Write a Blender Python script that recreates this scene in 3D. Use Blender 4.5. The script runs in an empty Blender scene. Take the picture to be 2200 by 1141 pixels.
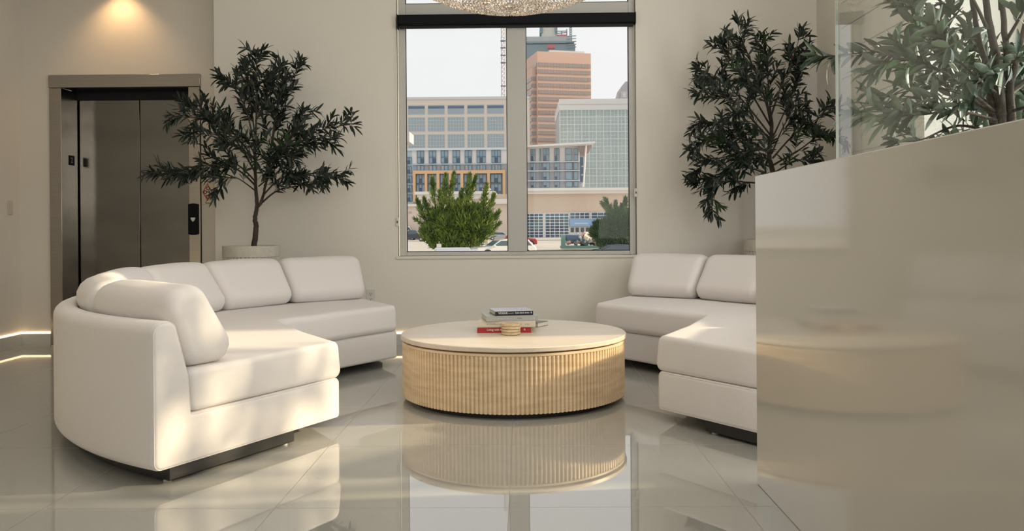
import bpy, math, random
from mathutils import Vector, Matrix
PI = math.pi
C = bpy.context.scene.collection
S = bpy.context.scene
# ------------------------------------------------------------------ camera, world, sun, large lights, exposure
FPX, CX, HY, EYE = 1800.0, 1100.0, 486.0, 0.97
YAW = math.atan(20/1800); ROLL = 0.0075
cd = bpy.data.cameras.new('camera'); cam = bpy.data.objects.new('camera', cd); C.objects.link(cam)
cd.sensor_width = 36; cd.lens = 36*FPX/2200; cd.shift_y = -(570.5-HY)/2200; cd.clip_end = 2000; cd.clip_start = 0.05
RM = Matrix.Rotation(YAW, 3, 'Z') @ Matrix.Rotation(PI/2, 3, 'X') @ Matrix.Rotation(-ROLL, 3, 'Z')
cam.matrix_world = Matrix.Translation((0, 0, EYE)) @ RM.to_4x4()
S.camera = cam
S.view_settings.view_transform = 'Standard'; S.view_settings.look = 'None'
S.view_settings.gamma = 1; S.view_settings.use_curve_mapping = False
S.view_settings.exposure = 0.05

def at(px, py, Y):
    """the point on the plane y = Y seen at a photograph position"""
    d = RM @ Vector(((px-CX)/FPX, -(py-HY)/FPX, -1))
    t = Y/d.y
    return Vector((d.x*t, Y, EYE+d.z*t))

w = bpy.data.worlds.new('sky'); S.world = w; w.use_nodes = True
wn = w.node_tree.nodes; wl = w.node_tree.links
bg = wn['Background']; tc = wn.new('ShaderNodeTexCoord'); no = wn.new('ShaderNodeTexNoise'); rp = wn.new('ShaderNodeValToRGB')
no.inputs['Scale'].default_value = 3; no.inputs['Detail'].default_value = 5
rp.color_ramp.elements[0].position = .3; rp.color_ramp.elements[0].color = (.86, .87, .885, 1)
rp.color_ramp.elements[1].position = .7; rp.color_ramp.elements[1].color = (.95, .935, .93, 1)
wl.new(tc.outputs['Generated'], no.inputs['Vector']); wl.new(no.outputs['Fac'], rp.inputs['Fac']); wl.new(rp.outputs['Color'], bg.inputs['Color'])
bg.inputs['Strength'].default_value = 1.0

SUN_DIR = Vector((-1, -.105, -.362)).normalized()
sd = bpy.data.lights.new('sun', 'SUN'); sun = bpy.data.objects.new('sun', sd); C.objects.link(sun)
sd.energy = 5.6; sd.angle = math.radians(1.9); sd.color = (1, .80, .52)
sun.rotation_euler = SUN_DIR.to_track_quat('-Z', 'Y').to_euler()
def area(name, loc, rot, sx, sy, e, col):
    l = bpy.data.lights.new(name, 'AREA'); o = bpy.data.objects.new(name, l); C.objects.link(o)
    l.shape = 'RECTANGLE'; l.size = sx; l.size_y = sy; l.energy = e; l.color = col
    o.location = loc; o.rotation_euler = rot
    return o
area('fill_behind', (1.45, -3.7, 2.0), (PI/2, 0, math.radians(8)), 2.4, 2.6, 95, (1, .97, .94))  # area lamp added as soft fill from behind the viewer
area('fill_ceiling', (-.2, 3.4, 3.45), (0, 0, 0), 4.4, 3.4, 46, (1, .94, .86))  # warm area lamp added under the ceiling to lift the whole room
area('fill_right', (3.22, 3.0, 2.0), (0, PI/2, 0), 2.2, 2.6, 92, (1, .98, .95))  # area lamp added outside the right window to boost its light

# ------------------------------------------------------------------ materials
MATS = {}
def mat(name, col, rough=.6, metal=0, spec=.5, noise=None, bump=None, coat=0, emit=None, back=None, ior=1.5):
    if name in MATS: return MATS[name]
    m = bpy.data.materials.new(name); m.use_nodes = True; MATS[name] = m
    n = m.node_tree.nodes; l = m.node_tree.links; b = n['Principled BSDF']
    c = (*col, 1)
    b.inputs['Base Color'].default_value = c; b.inputs['Roughness'].default_value = rough
    b.inputs['Metallic'].default_value = metal; b.inputs['Specular IOR Level'].default_value = spec
    b.inputs['IOR'].default_value = ior
    if coat: b.inputs['Coat Weight'].default_value = coat; b.inputs['Coat Roughness'].default_value = .08
    m.diffuse_color = c
    t = None
    if noise or bump:
        t = n.new('ShaderNodeTexCoord')
    if noise:     # (scale xyz, other colour, detail)
        mp = n.new('ShaderNodeMapping'); mp.inputs['Scale'].default_value = noise[0]
        nz = n.new('ShaderNodeTexNoise'); nz.inputs['Scale'].default_value = 1; nz.inputs['Detail'].default_value = noise[2] if len(noise) > 2 else 4
        mx = n.new('ShaderNodeMix'); mx.data_type = 'RGBA'
        r = n.new('ShaderNodeMapRange'); r.inputs['From Min'].default_value = .35; r.inputs['From Max'].default_value = .65
        l.new(t.outputs['Object'], mp.inputs['Vector']); l.new(mp.outputs['Vector'], nz.inputs['Vector'])
        l.new(nz.outputs['Fac'], r.inputs['Value']); l.new(r.outputs['Result'], mx.inputs['Factor'])
        mx.inputs['A'].default_value = c; mx.inputs['B'].default_value = (*noise[1], 1)
        l.new(mx.outputs['Result'], b.inputs['Base Color'])
    if bump:      # (scale, strength, distance)
        nz = n.new('ShaderNodeTexNoise'); nz.inputs['Scale'].default_value = bump[0]; nz.inputs['Detail'].default_value = 3
        bp = n.new('ShaderNodeBump'); bp.inputs['Strength'].default_value = bump[1]; bp.inputs['Distance'].default_value = bump[2]
        l.new(t.outputs['Object'], nz.inputs['Vector']); l.new(nz.outputs['Fac'], bp.inputs['Height']); l.new(bp.outputs['Normal'], b.inputs['Normal'])
    if emit:
        b.inputs['Emission Color'].default_value = (*emit[0], 1); b.inputs['Emission Strength'].default_value = emit[1]
    if back:
        g = n.new('ShaderNodeNewGeometry'); mx = n.new('ShaderNodeMix'); mx.data_type = 'RGBA'
        mx.inputs['A'].default_value = c; mx.inputs['B'].default_value = (*back, 1)
        l.new(g.outputs['Backfacing'], mx.inputs['Factor'])
        # a few leaves are younger and lighter
        nz = n.new('ShaderNodeTexNoise'); nz.inputs['Scale'].default_value = 3.5; t = n.new('ShaderNodeTexCoord')
        r = n.new('ShaderNodeMapRange'); r.inputs['From Min'].default_value = .6; r.inputs['From Max'].default_value = .72; r.inputs['To Max'].default_value = .8
        m2 = n.new('ShaderNodeMix'); m2.data_type = 'RGBA'; m2.inputs['B'].default_value = (col[0]*1.6+.015, col[1]*1.9+.04, col[2]*1.1, 1)
        l.new(t.outputs['Object'], nz.inputs['Vector']); l.new(nz.outputs['Fac'], r.inputs['Value']); l.new(r.outputs['Result'], m2.inputs['Factor'])
        l.new(mx.outputs['Result'], m2.inputs['A']); l.new(m2.outputs['Result'], b.inputs['Base Color'])
    return m
def glass(name, tint=(1, 1, 1), ior=1.45, rough=0):
    m = bpy.data.materials.new(name); m.use_nodes = True; n = m.node_tree.nodes; l = m.node_tree.links
    n.remove(n['Principled BSDF'])
    tr = n.new('ShaderNodeBsdfTransparent'); tr.inputs['Color'].default_value = (*tint, 1)
    gl = n.new('ShaderNodeBsdfGlossy'); gl.inputs['Roughness'].default_value = rough
    fr = n.new('ShaderNodeFresnel'); ge = n.new('ShaderNodeNewGeometry'); im = n.new('ShaderNodeMix'); im.data_type = 'FLOAT'
    im.inputs['A'].default_value = ior; im.inputs['B'].default_value = 1/ior      # same reflectance on both faces of a thin pane
    l.new(ge.outputs['Backfacing'], im.inputs['Factor']); l.new(im.outputs['Result'], fr.inputs['IOR'])
    mx = n.new('ShaderNodeMixShader')
    l.new(fr.outputs['Fac'], mx.inputs['Fac']); l.new(tr.outputs[0], mx.inputs[1]); l.new(gl.outputs[0], mx.inputs[2])
    l.new(mx.outputs[0], n['Material Output'].inputs['Surface'])
    return m

M_wall = mat('wall_paint', (.71, .68, .615), .55, bump=(350, .04, .002))
M_lobby = mat('lobby_paint', (.66, .615, .54), .5, bump=(350, .04, .002))
M_low = mat('half_wall_paint', (.575, .545, .485), .07, spec=.5, bump=(500, .012, .001))
M_ceil = mat('ceiling_paint', (.78, .75, .69), .7)
M_base = mat('baseboard_paint', (.50, .50, .46), .4)
M_frame = mat('window_aluminium', (.49, .49, .46), .5)
M_sill = mat('sill_paint', (.68, .65, .58), .4)
M_gasket = mat('black_gasket', (.012, .012, .014), .6)
M_blind = mat('blind_cassette', (.005, .006, .008), .5, spec=.12)
M_fab = mat('cream_fabric', (.76, .725, .70), .9, spec=.2, noise=((420, 420, 420), (.745, .71, .69), 2), bump=(700, .25, .0015))
M_pipe = mat('fabric_piping', (.74, .705, .685), .9, spec=.2)
M_black = mat('black_plinth', (.008, .008, .009), .55)
M_glide = mat('grey_glide', (.55, .55, .53), .5)
M_trav = mat('travertine', (.84, .66, .44), .45, noise=((5, 5, 42), (.70, .53, .33), 6))
M_travtop = mat('travertine_top', (.72, .64, .53), .38, noise=((3, 22, 3), (.66, .575, .465), 6))
M_coast = mat('coaster_travertine', (.72, .56, .36), .5, noise=((60, 60, 60), (.60, .45, .27), 4))
M_felt = mat('coaster_felt', (.16, .09, .04), .9)
M_bark = mat('bark', (.030, .022, .017), .85, noise=((40, 40, 12), (.055, .040, .030), 5), bump=(60, .6, .004))
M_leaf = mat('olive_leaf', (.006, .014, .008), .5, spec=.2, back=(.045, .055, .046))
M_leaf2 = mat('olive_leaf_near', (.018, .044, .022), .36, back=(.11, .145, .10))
M_pot = mat('ribbed_planter', (.55, .52, .45), .7, noise=((30, 30, 30), (.50, .47, .40), 3))
M_soil = mat('soil', (.05, .038, .028), .95)
M_steel = mat('brushed_steel', (.40, .365, .32), .25, metal=1, noise=((2, 2, 260), (.35, .32, .28), 2))
M_steeld = mat('door_steel', (.19, .18, .16), .17, metal=1, noise=((1.2, 1.2, 3.2), (.155, .147, .128), 3), bump=(1.6, .35, .02))
M_dark = mat('dark_gap', (.006, .006, .006), .7)
M_plastic = mat('white_plastic', (.62, .61, .57), .35)
M_slot = mat('outlet_slot', (.06, .055, .05), .6)
M_switch = mat('switch_plate', (.56, .49, .42), .4)
M_led = mat('led_strip', (1, .8, .55), .5, emit=((1, .70, .42), 2.2))
M_glass = glass('window_glass', (.985, .99, .985), 1.16)
M_rail = glass('railing_glass', (.96, .985, .975), 1.42)
M_edge = mat('glass_edge', (.62, .68, .60), .2)
M_crys = glass('crystal', (.93, .88, .83), 1.9, .03)
M_crysd = mat('crystal_facet', (.95, .90, .85), .12, metal=.85)

# floor: large polished tiles, thin joints on a 0.81 m grid
def floor_material():
    m = bpy.data.materials.new('polished_tile'); m.use_nodes = True; n = m.node_tree.nodes; l = m.node_tree.links; b = n['Principled BSDF']
    t = n.new('ShaderNodeTexCoord'); sp = n.new('ShaderNodeSeparateXYZ'); l.new(t.outputs['Object'], sp.inputs[0])
    outs = []
    for ax, off in (('X', -.05), ('Y', .46)):
        a = n.new('ShaderNodeMath'); a.operation = 'SUBTRACT'; a.inputs[1].default_value = off; l.new(sp.outputs[ax], a.inputs[0])
        k = n.new('ShaderNodeMath'); k.operation = 'PINGPONG'; k.inputs[1].default_value = .405; l.new(a.outputs[0], k.inputs[0])
        c = n.new('ShaderNodeMath'); c.operation = 'LESS_THAN'; c.inputs[1].default_value = .0016; l.new(k.outputs[0], c.inputs[0])
        outs.append(c)
    mx_ = n.new('ShaderNodeMath'); mx_.operation = 'MAXIMUM'; l.new(outs[0].outputs[0], mx_.inputs[0]); l.new(outs[1].outputs[0], mx_.inputs[1])
    nz = n.new('ShaderNodeTexNoise'); nz.inputs['Scale'].default_value = 1.3; nz.inputs['Detail'].default_value = 6; l.new(t.outputs['Object'], nz.inputs['Vector'])
    c1 = n.new('ShaderNodeMix'); c1.data_type = 'RGBA'; c1.inputs['A'].default_value = (.40, .397, .365, 1); c1.inputs['B'].default_value = (.375, .372, .34, 1); l.new(nz.outputs['Fac'], c1.inputs['Factor'])
    c2 = n.new('ShaderNodeMix'); c2.data_type = 'RGBA'; c2.inputs['B'].default_value = (.24, .23, .20, 1)
    l.new(c1.outputs['Result'], c2.inputs['A']); l.new(mx_.outputs[0], c2.inputs['Factor']); l.new(c2.outputs['Result'], b.inputs['Base Color'])
    r = n.new('ShaderNodeMix'); r.data_type = 'FLOAT'; r.inputs['A'].default_value = .025; r.inputs['B'].default_value = .5
    l.new(mx_.outputs[0], r.inputs['Factor']); l.new(r.outputs['Result'], b.inputs['Roughness'])
    b.inputs['IOR'].default_value = 2.6
    return m
M_floor = floor_material()

# ------------------------------------------------------------------ mesh helpers
class MB:
    def __init__(s): s.v = []; s.f = []; s.m = []
    def quad(s, *p, mi=0):
        i = len(s.v); s.v += [tuple(q) for q in p]; s.f.append(tuple(range(i, i+len(p)))); s.m.append(mi); return s
    def box(s, x0, x1, y0, y1, z0, z1, mi=0):
        i = len(s.v)
        s.v += [(x, y, z) for z in (z0, z1) for (x, y) in ((x0, y0), (x1, y0), (x1, y1), (x0, y1))]
        for f in ((3, 2, 1, 0), (4, 5, 6, 7), (0, 1, 5, 4), (1, 2, 6, 5), (2, 3, 7, 6), (3, 0, 4, 7)):
            s.f.append(tuple(i+k for k in f)); s.m.append(mi)
        return s
    def tube(s, pts, rad, n=8, cap=True, mi=0):
        pts = [Vector(p) for p in pts]; base = len(s.v); L = len(pts)
        rad = rad if isinstance(rad, (list, tuple)) else [rad]*L
        up = None
        for k, p in enumerate(pts):
            t = (pts[min(k+1, L-1)]-pts[max(k-1, 0)]).normalized()
            if up is None: up = Vector((0, 0, 1)) if abs(t.z) < .9 else Vector((1, 0, 0))
            a = t.cross(up).normalized(); up = a.cross(t).normalized()
            for j in range(n):
                q = 2*PI*j/n; s.v.append(tuple(p+(a*math.cos(q)+up*math.sin(q))*rad[k]))
        for k in range(L-1):
            for j in range(n):
                a = base+k*n+j; b = base+k*n+(j+1) % n
                s.f.append((a, b, b+n, a+n)); s.m.append(mi)
        if cap:
            s.f.append(tuple(base+j for j in reversed(range(n)))); s.m.append(mi)
            s.f.append(tuple(base+(L-1)*n+j for j in range(n))); s.m.append(mi)
        return s
    def lathe(s, prof, n=48, c=(0, 0), close=True, mi=0, rib=None):
        base = len(s.v)
        for (r, z) in prof:
            for j in range(n):
                a = 2*PI*j/n; s.v.append((c[0]+r*math.cos(a), c[1]+r*math.sin(a), z))
        for k in range(len(prof)-1):
            for j in range(n):
                a = base+k*n+j; b = base+k*n+(j+1) % n
                s.f.append((a, b, b+n, a+n)); s.m.append(mi)
        if close:
            s.f.append(tuple(base+j for j in reversed(range(n)))); s.m.append(mi)
            s.f.append(tuple(base+(len(prof)-1)*n+j for j in range(n))); s.m.append(mi)
        return s
    def prism(s, poly, y0, y1, mi=0):     # polygon in x,z swept along y
        i = len(s.v); n = len(poly)
        s.v += [(x, y0, z) for x, z in poly]+[(x, y1, z) for x, z in poly]
        s.f.append(tuple(range(i, i+n))); s.f.append(tuple(reversed(range(i+n, i+2*n)))); s.m += [mi, mi]
        for k in range(n):
            k2 = (k+1) % n; s.f.append((i+k2, i+k, i+n+k, i+n+k2)); s.m.append(mi)
        return s
    def build(s, name, m, parent=None, smooth=False, bevel=0, loc=None, seg=2, angle=None):
        me = bpy.data.meshes.new(name); me.from_pydata(s.v, [], s.f)
        ms = m if isinstance(m, (list, tuple)) else [m]
        for k in ms: me.materials.append(k)
        if len(ms) > 1: me.polygons.foreach_set('material_index', s.m)
        me.update()
        if smooth:
            if smooth is True: me.polygons.foreach_set('use_smooth', [True]*len(me.polygons))
            else:
                me.polygons.foreach_set('use_smooth', [True]*len(me.polygons))
                me.set_sharp_from_angle(angle=smooth)
        o = bpy.data.objects.new(name, me); C.objects.link(o)
        if parent: o.parent = parent
        if loc is not None: o.location = loc
        if bevel:
            b = o.modifiers.new('bevel', 'BEVEL'); b.width = bevel; b.segments = seg; b.limit_method = 'ANGLE'; b.angle_limit = math.radians(40)
            if not smooth:
                me.polygons.foreach_set('use_smooth', [True]*len(me.polygons)); me.set_sharp_from_angle(angle=math.radians(50))
        return o
def box(x0, x1, y0, y1, z0, z1): return MB().box(x0, x1, y0, y1, z0, z1)
def tag(o, label, cat, group=None, kind=None):
    if kind: o['kind'] = kind
    if label: o['label'] = label
    if cat: o['category'] = cat
    if group: o['group'] = group
    return o
def struct(o, label=None):
    o['kind'] = 'structure'
    if label: o['label'] = label
    o['category'] = o.name.split('_')[0]
    return o
def thing(name, label, cat, loc=(0, 0, 0), rz=0, group=None):
    o = bpy.data.objects.new(name, None); C.objects.link(o); o.location = loc; o.rotation_euler = (0, 0, rz); o.empty_display_size = .1
    return tag(o, label, cat, group)
def text_mesh(txt, size, name, m, parent, mw, ext=.0003, bold=False):
    cu = bpy.data.curves.new(name, 'FONT'); cu.body = txt; cu.size = size; cu.extrude = ext; cu.align_x = 'LEFT'; cu.align_y = 'CENTER'
    if bold: cu.offset = size*.02
    t = bpy.data.objects.new(name, cu); C.objects.link(t)
    me = bpy.data.meshes.new_from_object(t.evaluated_get(bpy.context.evaluated_depsgraph_get()))
    bpy.data.objects.remove(t); me.materials.clear(); me.materials.append(m)
    o = bpy.data.objects.new(name, me); C.objects.link(o); o.parent = parent; o.matrix_local = mw
    return o

# ------------------------------------------------------------------ room
YW, YE, XL, XC, XR, XRR = 6.885, 7.05, -4.24, -2.525, 2.43, 3.0
H = 3.6; YB = -4.0
struct(box(XL-.2, XRR+.2, YB-.2, 7.6, -.2, 0).build('floor', M_floor), 'pale grey polished tile floor with mirror reflections')
struct(box(XL-.2, XRR+.2, YB-.2, YW+.22, H, H+.2).build('ceiling', M_ceil), 'cream ceiling above the lounge')
struct(box(XL, XC, 6.0, YE+.3, 3.06, H).build('ceiling', M_ceil), 'lowered ceiling above the elevator')
struct(box(XL-.2, XL, YB, YE+.5, 0, H).build('wall_left', M_lobby), 'beige wall running from the elevator corner toward the viewer')
# elevator wall with its opening
EX0, EX1, EZ = -3.985, -2.700, 2.275
b = MB().box(XL, EX0, YE, YE+.5, 0, H).box(EX1, XC, YE, YE+.5, 0, H).box(EX0, EX1, YE, YE+.5, EZ, H)
struct(b.build('wall_elevator', M_lobby), 'warm beige wall around the elevator')
# window wall
wl_, wr_ = at(852, 300, YW).x, at(1367.5, 300, YW).x
zs = at(1100, 551, YW).z; zt = 3.35
b = MB().box(XC, wl_, YW, YW+.22, 0, H).box(wr_, XR+.6, YW, YW+.22, 0, H).box(wl_, wr_, YW, YW+.22, 0, zs).box(wl_, wr_, YW, YW+.22, zt, H)
struct(b.build('wall_back', M_wall), 'cream back wall around the large window')
# right-hand corner block and the windowed right wall
struct(box(XR, XRR+.2, 5.07, YW-.001, 0, H).build('wall_right', M_wall), 'cream wall block at the right corner, behind the glass railing')
wy0, wy1, wz0, wz1 = 1.7, 4.95, .90, 3.1
b = MB().box(XRR, XRR+.2, YB, wy0, 0, H).box(XRR, XRR+.2, wy1, 5.069, 0, H).box(XRR, XRR+.2, wy0, wy1, 0, wz0).box(XRR, XRR+.2, wy0, wy1, wz1, H)
struct(b.build('wall_stair', M_wall), 'cream wall with tall windows at far right')
# wall behind the viewer: unseen, its window opening set right to steer the light
b = MB().box(XL, .3, YB-.2, YB, 0, H).box(2.7, XRR, YB-.2, YB, 0, H).box(.3, 2.7, YB-.2, YB, 3.4, H).box(.3, 2.7, YB-.2, YB, 0, .3)
struct(b.build('wall_front', M_wall), 'wall behind the viewer with an added window opening')
b = MB()
for k in range(3):
    x = .34+2.32*k/2; b.box(x-.04, x+.04, YB-.12, YB-.04, .3, 3.4)
b.box(.3, 2.7, YB-.12, YB-.04, 2.3, 2.38)
fw = struct(b.build('window_3', M_frame), 'unseen window behind the viewer, added to let light in')
# thin horizontal strips on the corner block
b = MB()
for k in range(14):
    b.box(XR-.004, XR+.01, 5.10, 6.35, .35+.19*k, .354+.19*k)
struct(b.build('trim_1', M_base), 'thin horizontal strips on the corner wall block')

# main window
win = thing('window_1', 'large aluminium window with two tall panes and a transom overlooking the city', 'window', ((wl_+wr_)/2, YW, zs)); win['kind'] = 'structure'
gx = [at(p, 300, YW+.07).x for p in (873, 1090, 1131, 1351)]
zb = at(1100, 540, YW+.07).z; zq = at(1100, 8, YW+.07).z; zq0 = at(1100, 34, YW+.07).z
fy0, fy1 = YW+.045, YW+.115
cx_, cz_ = win.location.x, win.location.z
def W(x0, x1, y0, y1, z0, z1): return box(x0-cx_, x1-cx_, y0-YW, y1-YW, z0-cz_, z1-cz_)
fl, frr = wl_+.012, wr_-.004
W(fl, gx[0], fy0, fy1, zs+.008, zt).build('window_frame', M_frame, win, bevel=.004)
W(gx[3], frr, fy0, fy1, zs+.008, zt).build('window_frame', M_frame, win, bevel=.004)
W(gx[0], gx[3], fy0, fy1, zs+.008, zb).build('window_frame', M_frame, win, bevel=.004)
W(gx[0], gx[3], fy0, fy1, zq0, zq).build('transom', M_frame, win, bevel=.004)
W(gx[1], gx[2], fy0-.012, fy1, zb, zq0).build('mullion', M_frame, win, bevel=.006)
W(gx[0], gx[3], fy0, fy1, zt-.06, zt).build('window_frame', M_frame, win, bevel=.004)
for (a, c_, z0, z1) in ((gx[0], gx[1], zb, zq0), (gx[2], gx[3], zb, zq0), (gx[0], gx[3], zq, zt-.06)):
    g = MB()
    t = .006
    for (x0, x1, zz0, zz1) in ((a, a+t, z0, z1), (c_-t, c_, z0, z1), (a+t, c_-t, z0, z0+t), (a+t, c_-t, z1-t, z1)):
        g.box(x0-cx_, x1-cx_, fy0+.01-YW, fy0+.03-YW, zz0-cz_, zz1-cz_)
    g.build('gasket', M_gasket, win)
    W(a+.001, c_-.001, fy0+.035, fy0+.041, z0+.001, z1-.001).build('pane', M_glass, win)
W(wl_-.012, wr_+.004, YW-.012, YW+.12, zs-.016, zs+.007).build('window_sill', M_sill, win, bevel=.003)
# roller blind in its cassette, with cord and two clips
bl = thing('roller_blind', 'black roller blind cassette across the top of the large window', 'blind', (cx_, YW+.0, at(1100, 45, YW).z))
bz0, bz1 = at(1100, 57, YW-.0).z, at(1100, 31, YW-.0).z
def Bx(x0, x1, y0, y1, z0, z1): return box(x0-cx_, x1-cx_, y0-YW, y1-YW, z0-bl.location.z, z1-bl.location.z)
Bx(wl_+.018, wr_-.006, YW-.035, YW+.04, bz0+.018, bz1).build('cassette', M_blind, bl, bevel=.008)
Bx(wl_+.03, wr_-.018, YW+.0, YW+.03, bz0-.006, bz0+.02).build('bottom_rail', M_dark, bl, bevel=.004)
Bx(wl_+.013, wl_+.020, YW-.04, YW+.044, bz0-.012, bz1+.003).build('end_cap', M_dark, bl, bevel=.002)
Bx(wr_-.008, wr_-.002, YW-.04, YW+.044, bz0+.008, bz1+.003).build('end_cap', M_dark, bl, bevel=.002)
M_cord = mat('clear_cord', (.55, .54, .5), .3)
for (px, py, s_) in ((854, 477, 'left'), (1366, 414, 'right')):
    p = at(px, py, YW); th = thing('cord_clip', 'small clear cord clip at the %s edge of the large window' % s_, 'clip', (p.x, YW-.004, p.z))
    MB().box(-.014, .014, -.006, .004, -.035, .035).build('clip_body', M_plastic, th, bevel=.003)
    MB().box(-.005, .005, -.010, -.006, -.008, .008).build('clip_hole', M_slot, th)
    MB().tube([(-.004, -.008, .0), (-.004, -.008, bz0-p.z)], .0012, 6).build('cord', M_cord, th)

# right wall window (stair side): frame and panes
w2 = thing('window_2', 'tall window in the right wall behind the near olive tree', 'window', (XRR, (wy0+wy1)/2, wz0)); w2['kind'] = 'structure'
def V(y0, y1, z0, z1, x0=XRR+.06, x1=XRR+.12): return box(x0-XRR, x1-XRR, y0-w2.location.y, y1-w2.location.y, z0-wz0, z1-wz0)
for (y0, y1, z0, z1) in ((wy0, wy0+.05, wz0, wz1), (wy1-.05, wy1, wz0, wz1), (wy0+.05, wy1-.05, wz0, wz0+.05), (wy0+.05, wy1-.05, wz1-.05, wz1)):
    V(y0, y1, z0, z1).build('window_frame', M_frame, w2, bevel=.004)
V(3.44, 3.52, wz0+.05, wz1-.05).build('mullion', M_frame, w2, bevel=.004)
V(wy0+.05, 3.44, wz0+.05, wz1-.05, XRR+.085, XRR+.091).build('pane', M_glass, w2)
V(3.52, wy1-.05, wz0+.05, wz1-.05, XRR+.085, XRR+.091).build('pane', M_glass, w2)

# baseboards and the warm light strips above them
zl = .098
def base_piece(nm, lab, x0, x1, y0, y1):
    struct(box(x0, x1, y0, y1, 0, zl-.008).build(nm, M_base), lab)
base_piece('baseboard_left', 'grey baseboard along the left wall', XL, XL+.012, YB, YE)
base_piece('baseboard_elevator', 'grey baseboard left of the elevator', XL+.012, EX0, YE-.012, YE)
base_piece('baseboard_lobby', 'grey baseboard right of the elevator', EX1, XC, YE-.012, YE)
base_piece('baseboard_back', 'grey baseboard along the back wall', XC, XR, YW-.012, YW)
base_piece('baseboard_right', 'grey baseboard along the corner wall block', XR-.012, XR, 5.07, YW-.012)
tag(box(XL, XL+.014, .5, YE-.014, zl-.006, zl+.008).build('light_strip', M_led), 'thin glowing light strip low along the left wall', 'light strip', 'warm light strips above the baseboards')
tag(box(XL, EX0-.002, YE-.014, YE, zl-.006, zl+.008).build('light_strip', M_led), 'short glowing light strip low on the wall left of the elevator', 'light strip', 'warm light strips above the baseboards')
tag(box(EX1+.002, XC, YE-.014, YE, zl-.006, zl+.008).build('light_strip', M_led), 'short glowing light strip on the wall right of the elevator, behind the sofa', 'light strip', 'warm light strips above the baseboards')
tag(box(XC, XR-.02, YW-.014, YW, zl-.006, zl+.008).build('light_strip', M_led), 'long glowing light strip low on the wall under the large window', 'light strip', 'warm light strips above the baseboards')

# downlight over the elevator
dl = thing('downlight', 'recessed warm downlight in the ceiling above the elevator', 'downlight', (-3.36, YE-.20, 3.06))
MB().lathe([(.05, -.004), (.062, -.004), (.062, .0), (.05, .0)], 32, close=False).build('trim_ring', M_plastic, dl)
MB().lathe([(.001, -.001), (.049, -.001)], 32, close=False).build('lens', mat('lamp_lens', (1, .8, .55), .5, emit=((1, .66, .34), 6)), dl)
sp = bpy.data.lights.new('downlight_spot', 'SPOT'); so = bpy.data.objects.new('downlight_spot', sp); C.objects.link(so)
so.parent = dl; so.location = (0, 0, -.02); so.rotation_euler = (math.radians(14), 0, 0)
sp.energy = 15; sp.color = (1, .60, .28); sp.spot_size = math.radians(105); sp.spot_blend = .9; sp.shadow_soft_size = .03

# ------------------------------------------------------------------ elevator
el = thing('door_1', 'stainless steel elevator with two closed door panels', 'door', ((EX0+EX1)/2, YE, 0)); el['kind'] = 'structure'
ex = el.location.x
def E(x0, x1, y0, y1, z0, z1): return box(x0-ex, x1-ex, y0-YE, y1-YE, z0, z1)
jl, jr, hz = -3.878, -2.800, 2.168
E(EX0, EX1, YE-.022, YE+.02, hz, EZ).build('header', M_steel, el, bevel=.003)
E(EX0+.004, jl, YE-.018, YE+.24, .0, hz-.002).build('jamb', M_steel, el, bevel=.003)
E(jr, EX1-.004, YE-.018, YE+.24, .0, hz-.002).build('jamb', M_steel, el, bevel=.003)
E(jl, jr, YE+.02, YE+.24, hz, hz+.1).build('head_soffit', M_steeld, el)
E(jl-.05, jr+.05, YE+.245, YE+.265, 2.10, hz+.1).build('dark_slot', M_dark, el)
E(jl-.05, -3.3405, YE+.26, YE+.29, .008, hz).build('door_panel', M_steeld, el, bevel=.003)
E(-3.3365, jr+.05, YE+.26, YE+.29, .008, hz).build('door_panel', M_steeld, el, bevel=.003)
E(-3.3405, -3.3365, YE+.275, YE+.29, .008, hz).build('centre_gap', M_dark, el)
E(jl, jr, YE, YE+.26, 0, .006).build('threshold', M_steel, el)
# floor number plate on the reveal
fp = thing('floor_number_plate', 'small black plate reading 2 on the left inner face of the elevator frame', 'sign', (jl, YE+.14, at(148, 345, YE+.14).z))
MB().box(0, .003, -.045, .045, -.042, .042).build('plate', M_blind, fp, bevel=.001)
mw = Matrix.Translation((.0032, -.017, 0)) @ Matrix(((0, 0, 1, 0), (1, 0, 0, 0), (0, 1, 0, 0), (0, 0, 0, 1)))
text_mesh('2', .065, 'number', mat('number_grey', (.35, .35, .34), .4), fp, mw)
# call panel
p = at(416, 471, YE-.02)
cp = thing('call_panel', 'tall black call panel with a small triangular button on the right elevator jamb', 'call panel', (p.x, YE-.0185, p.z))
pr = []
for k in range(11): a = PI*(.18+.64*k/10); pr.append((.043*math.cos(a)/math.cos(PI*.18), .125+.018*(math.sin(a)-math.sin(PI*.18))))
poly = pr+[(-x, -z) for x, z in pr]
MB().prism(poly, -.014, 0).build('faceplate', M_blind, cp, bevel=.003)
MB().prism([(-.020, .014), (.020, .014), (.018, -.002), (0, -.024), (-.018, -.002)], -.018, -.0145).build('call_button', mat('button_metal', (.6, .6, .58), .3, metal=.4), cp, bevel=.002)
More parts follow.
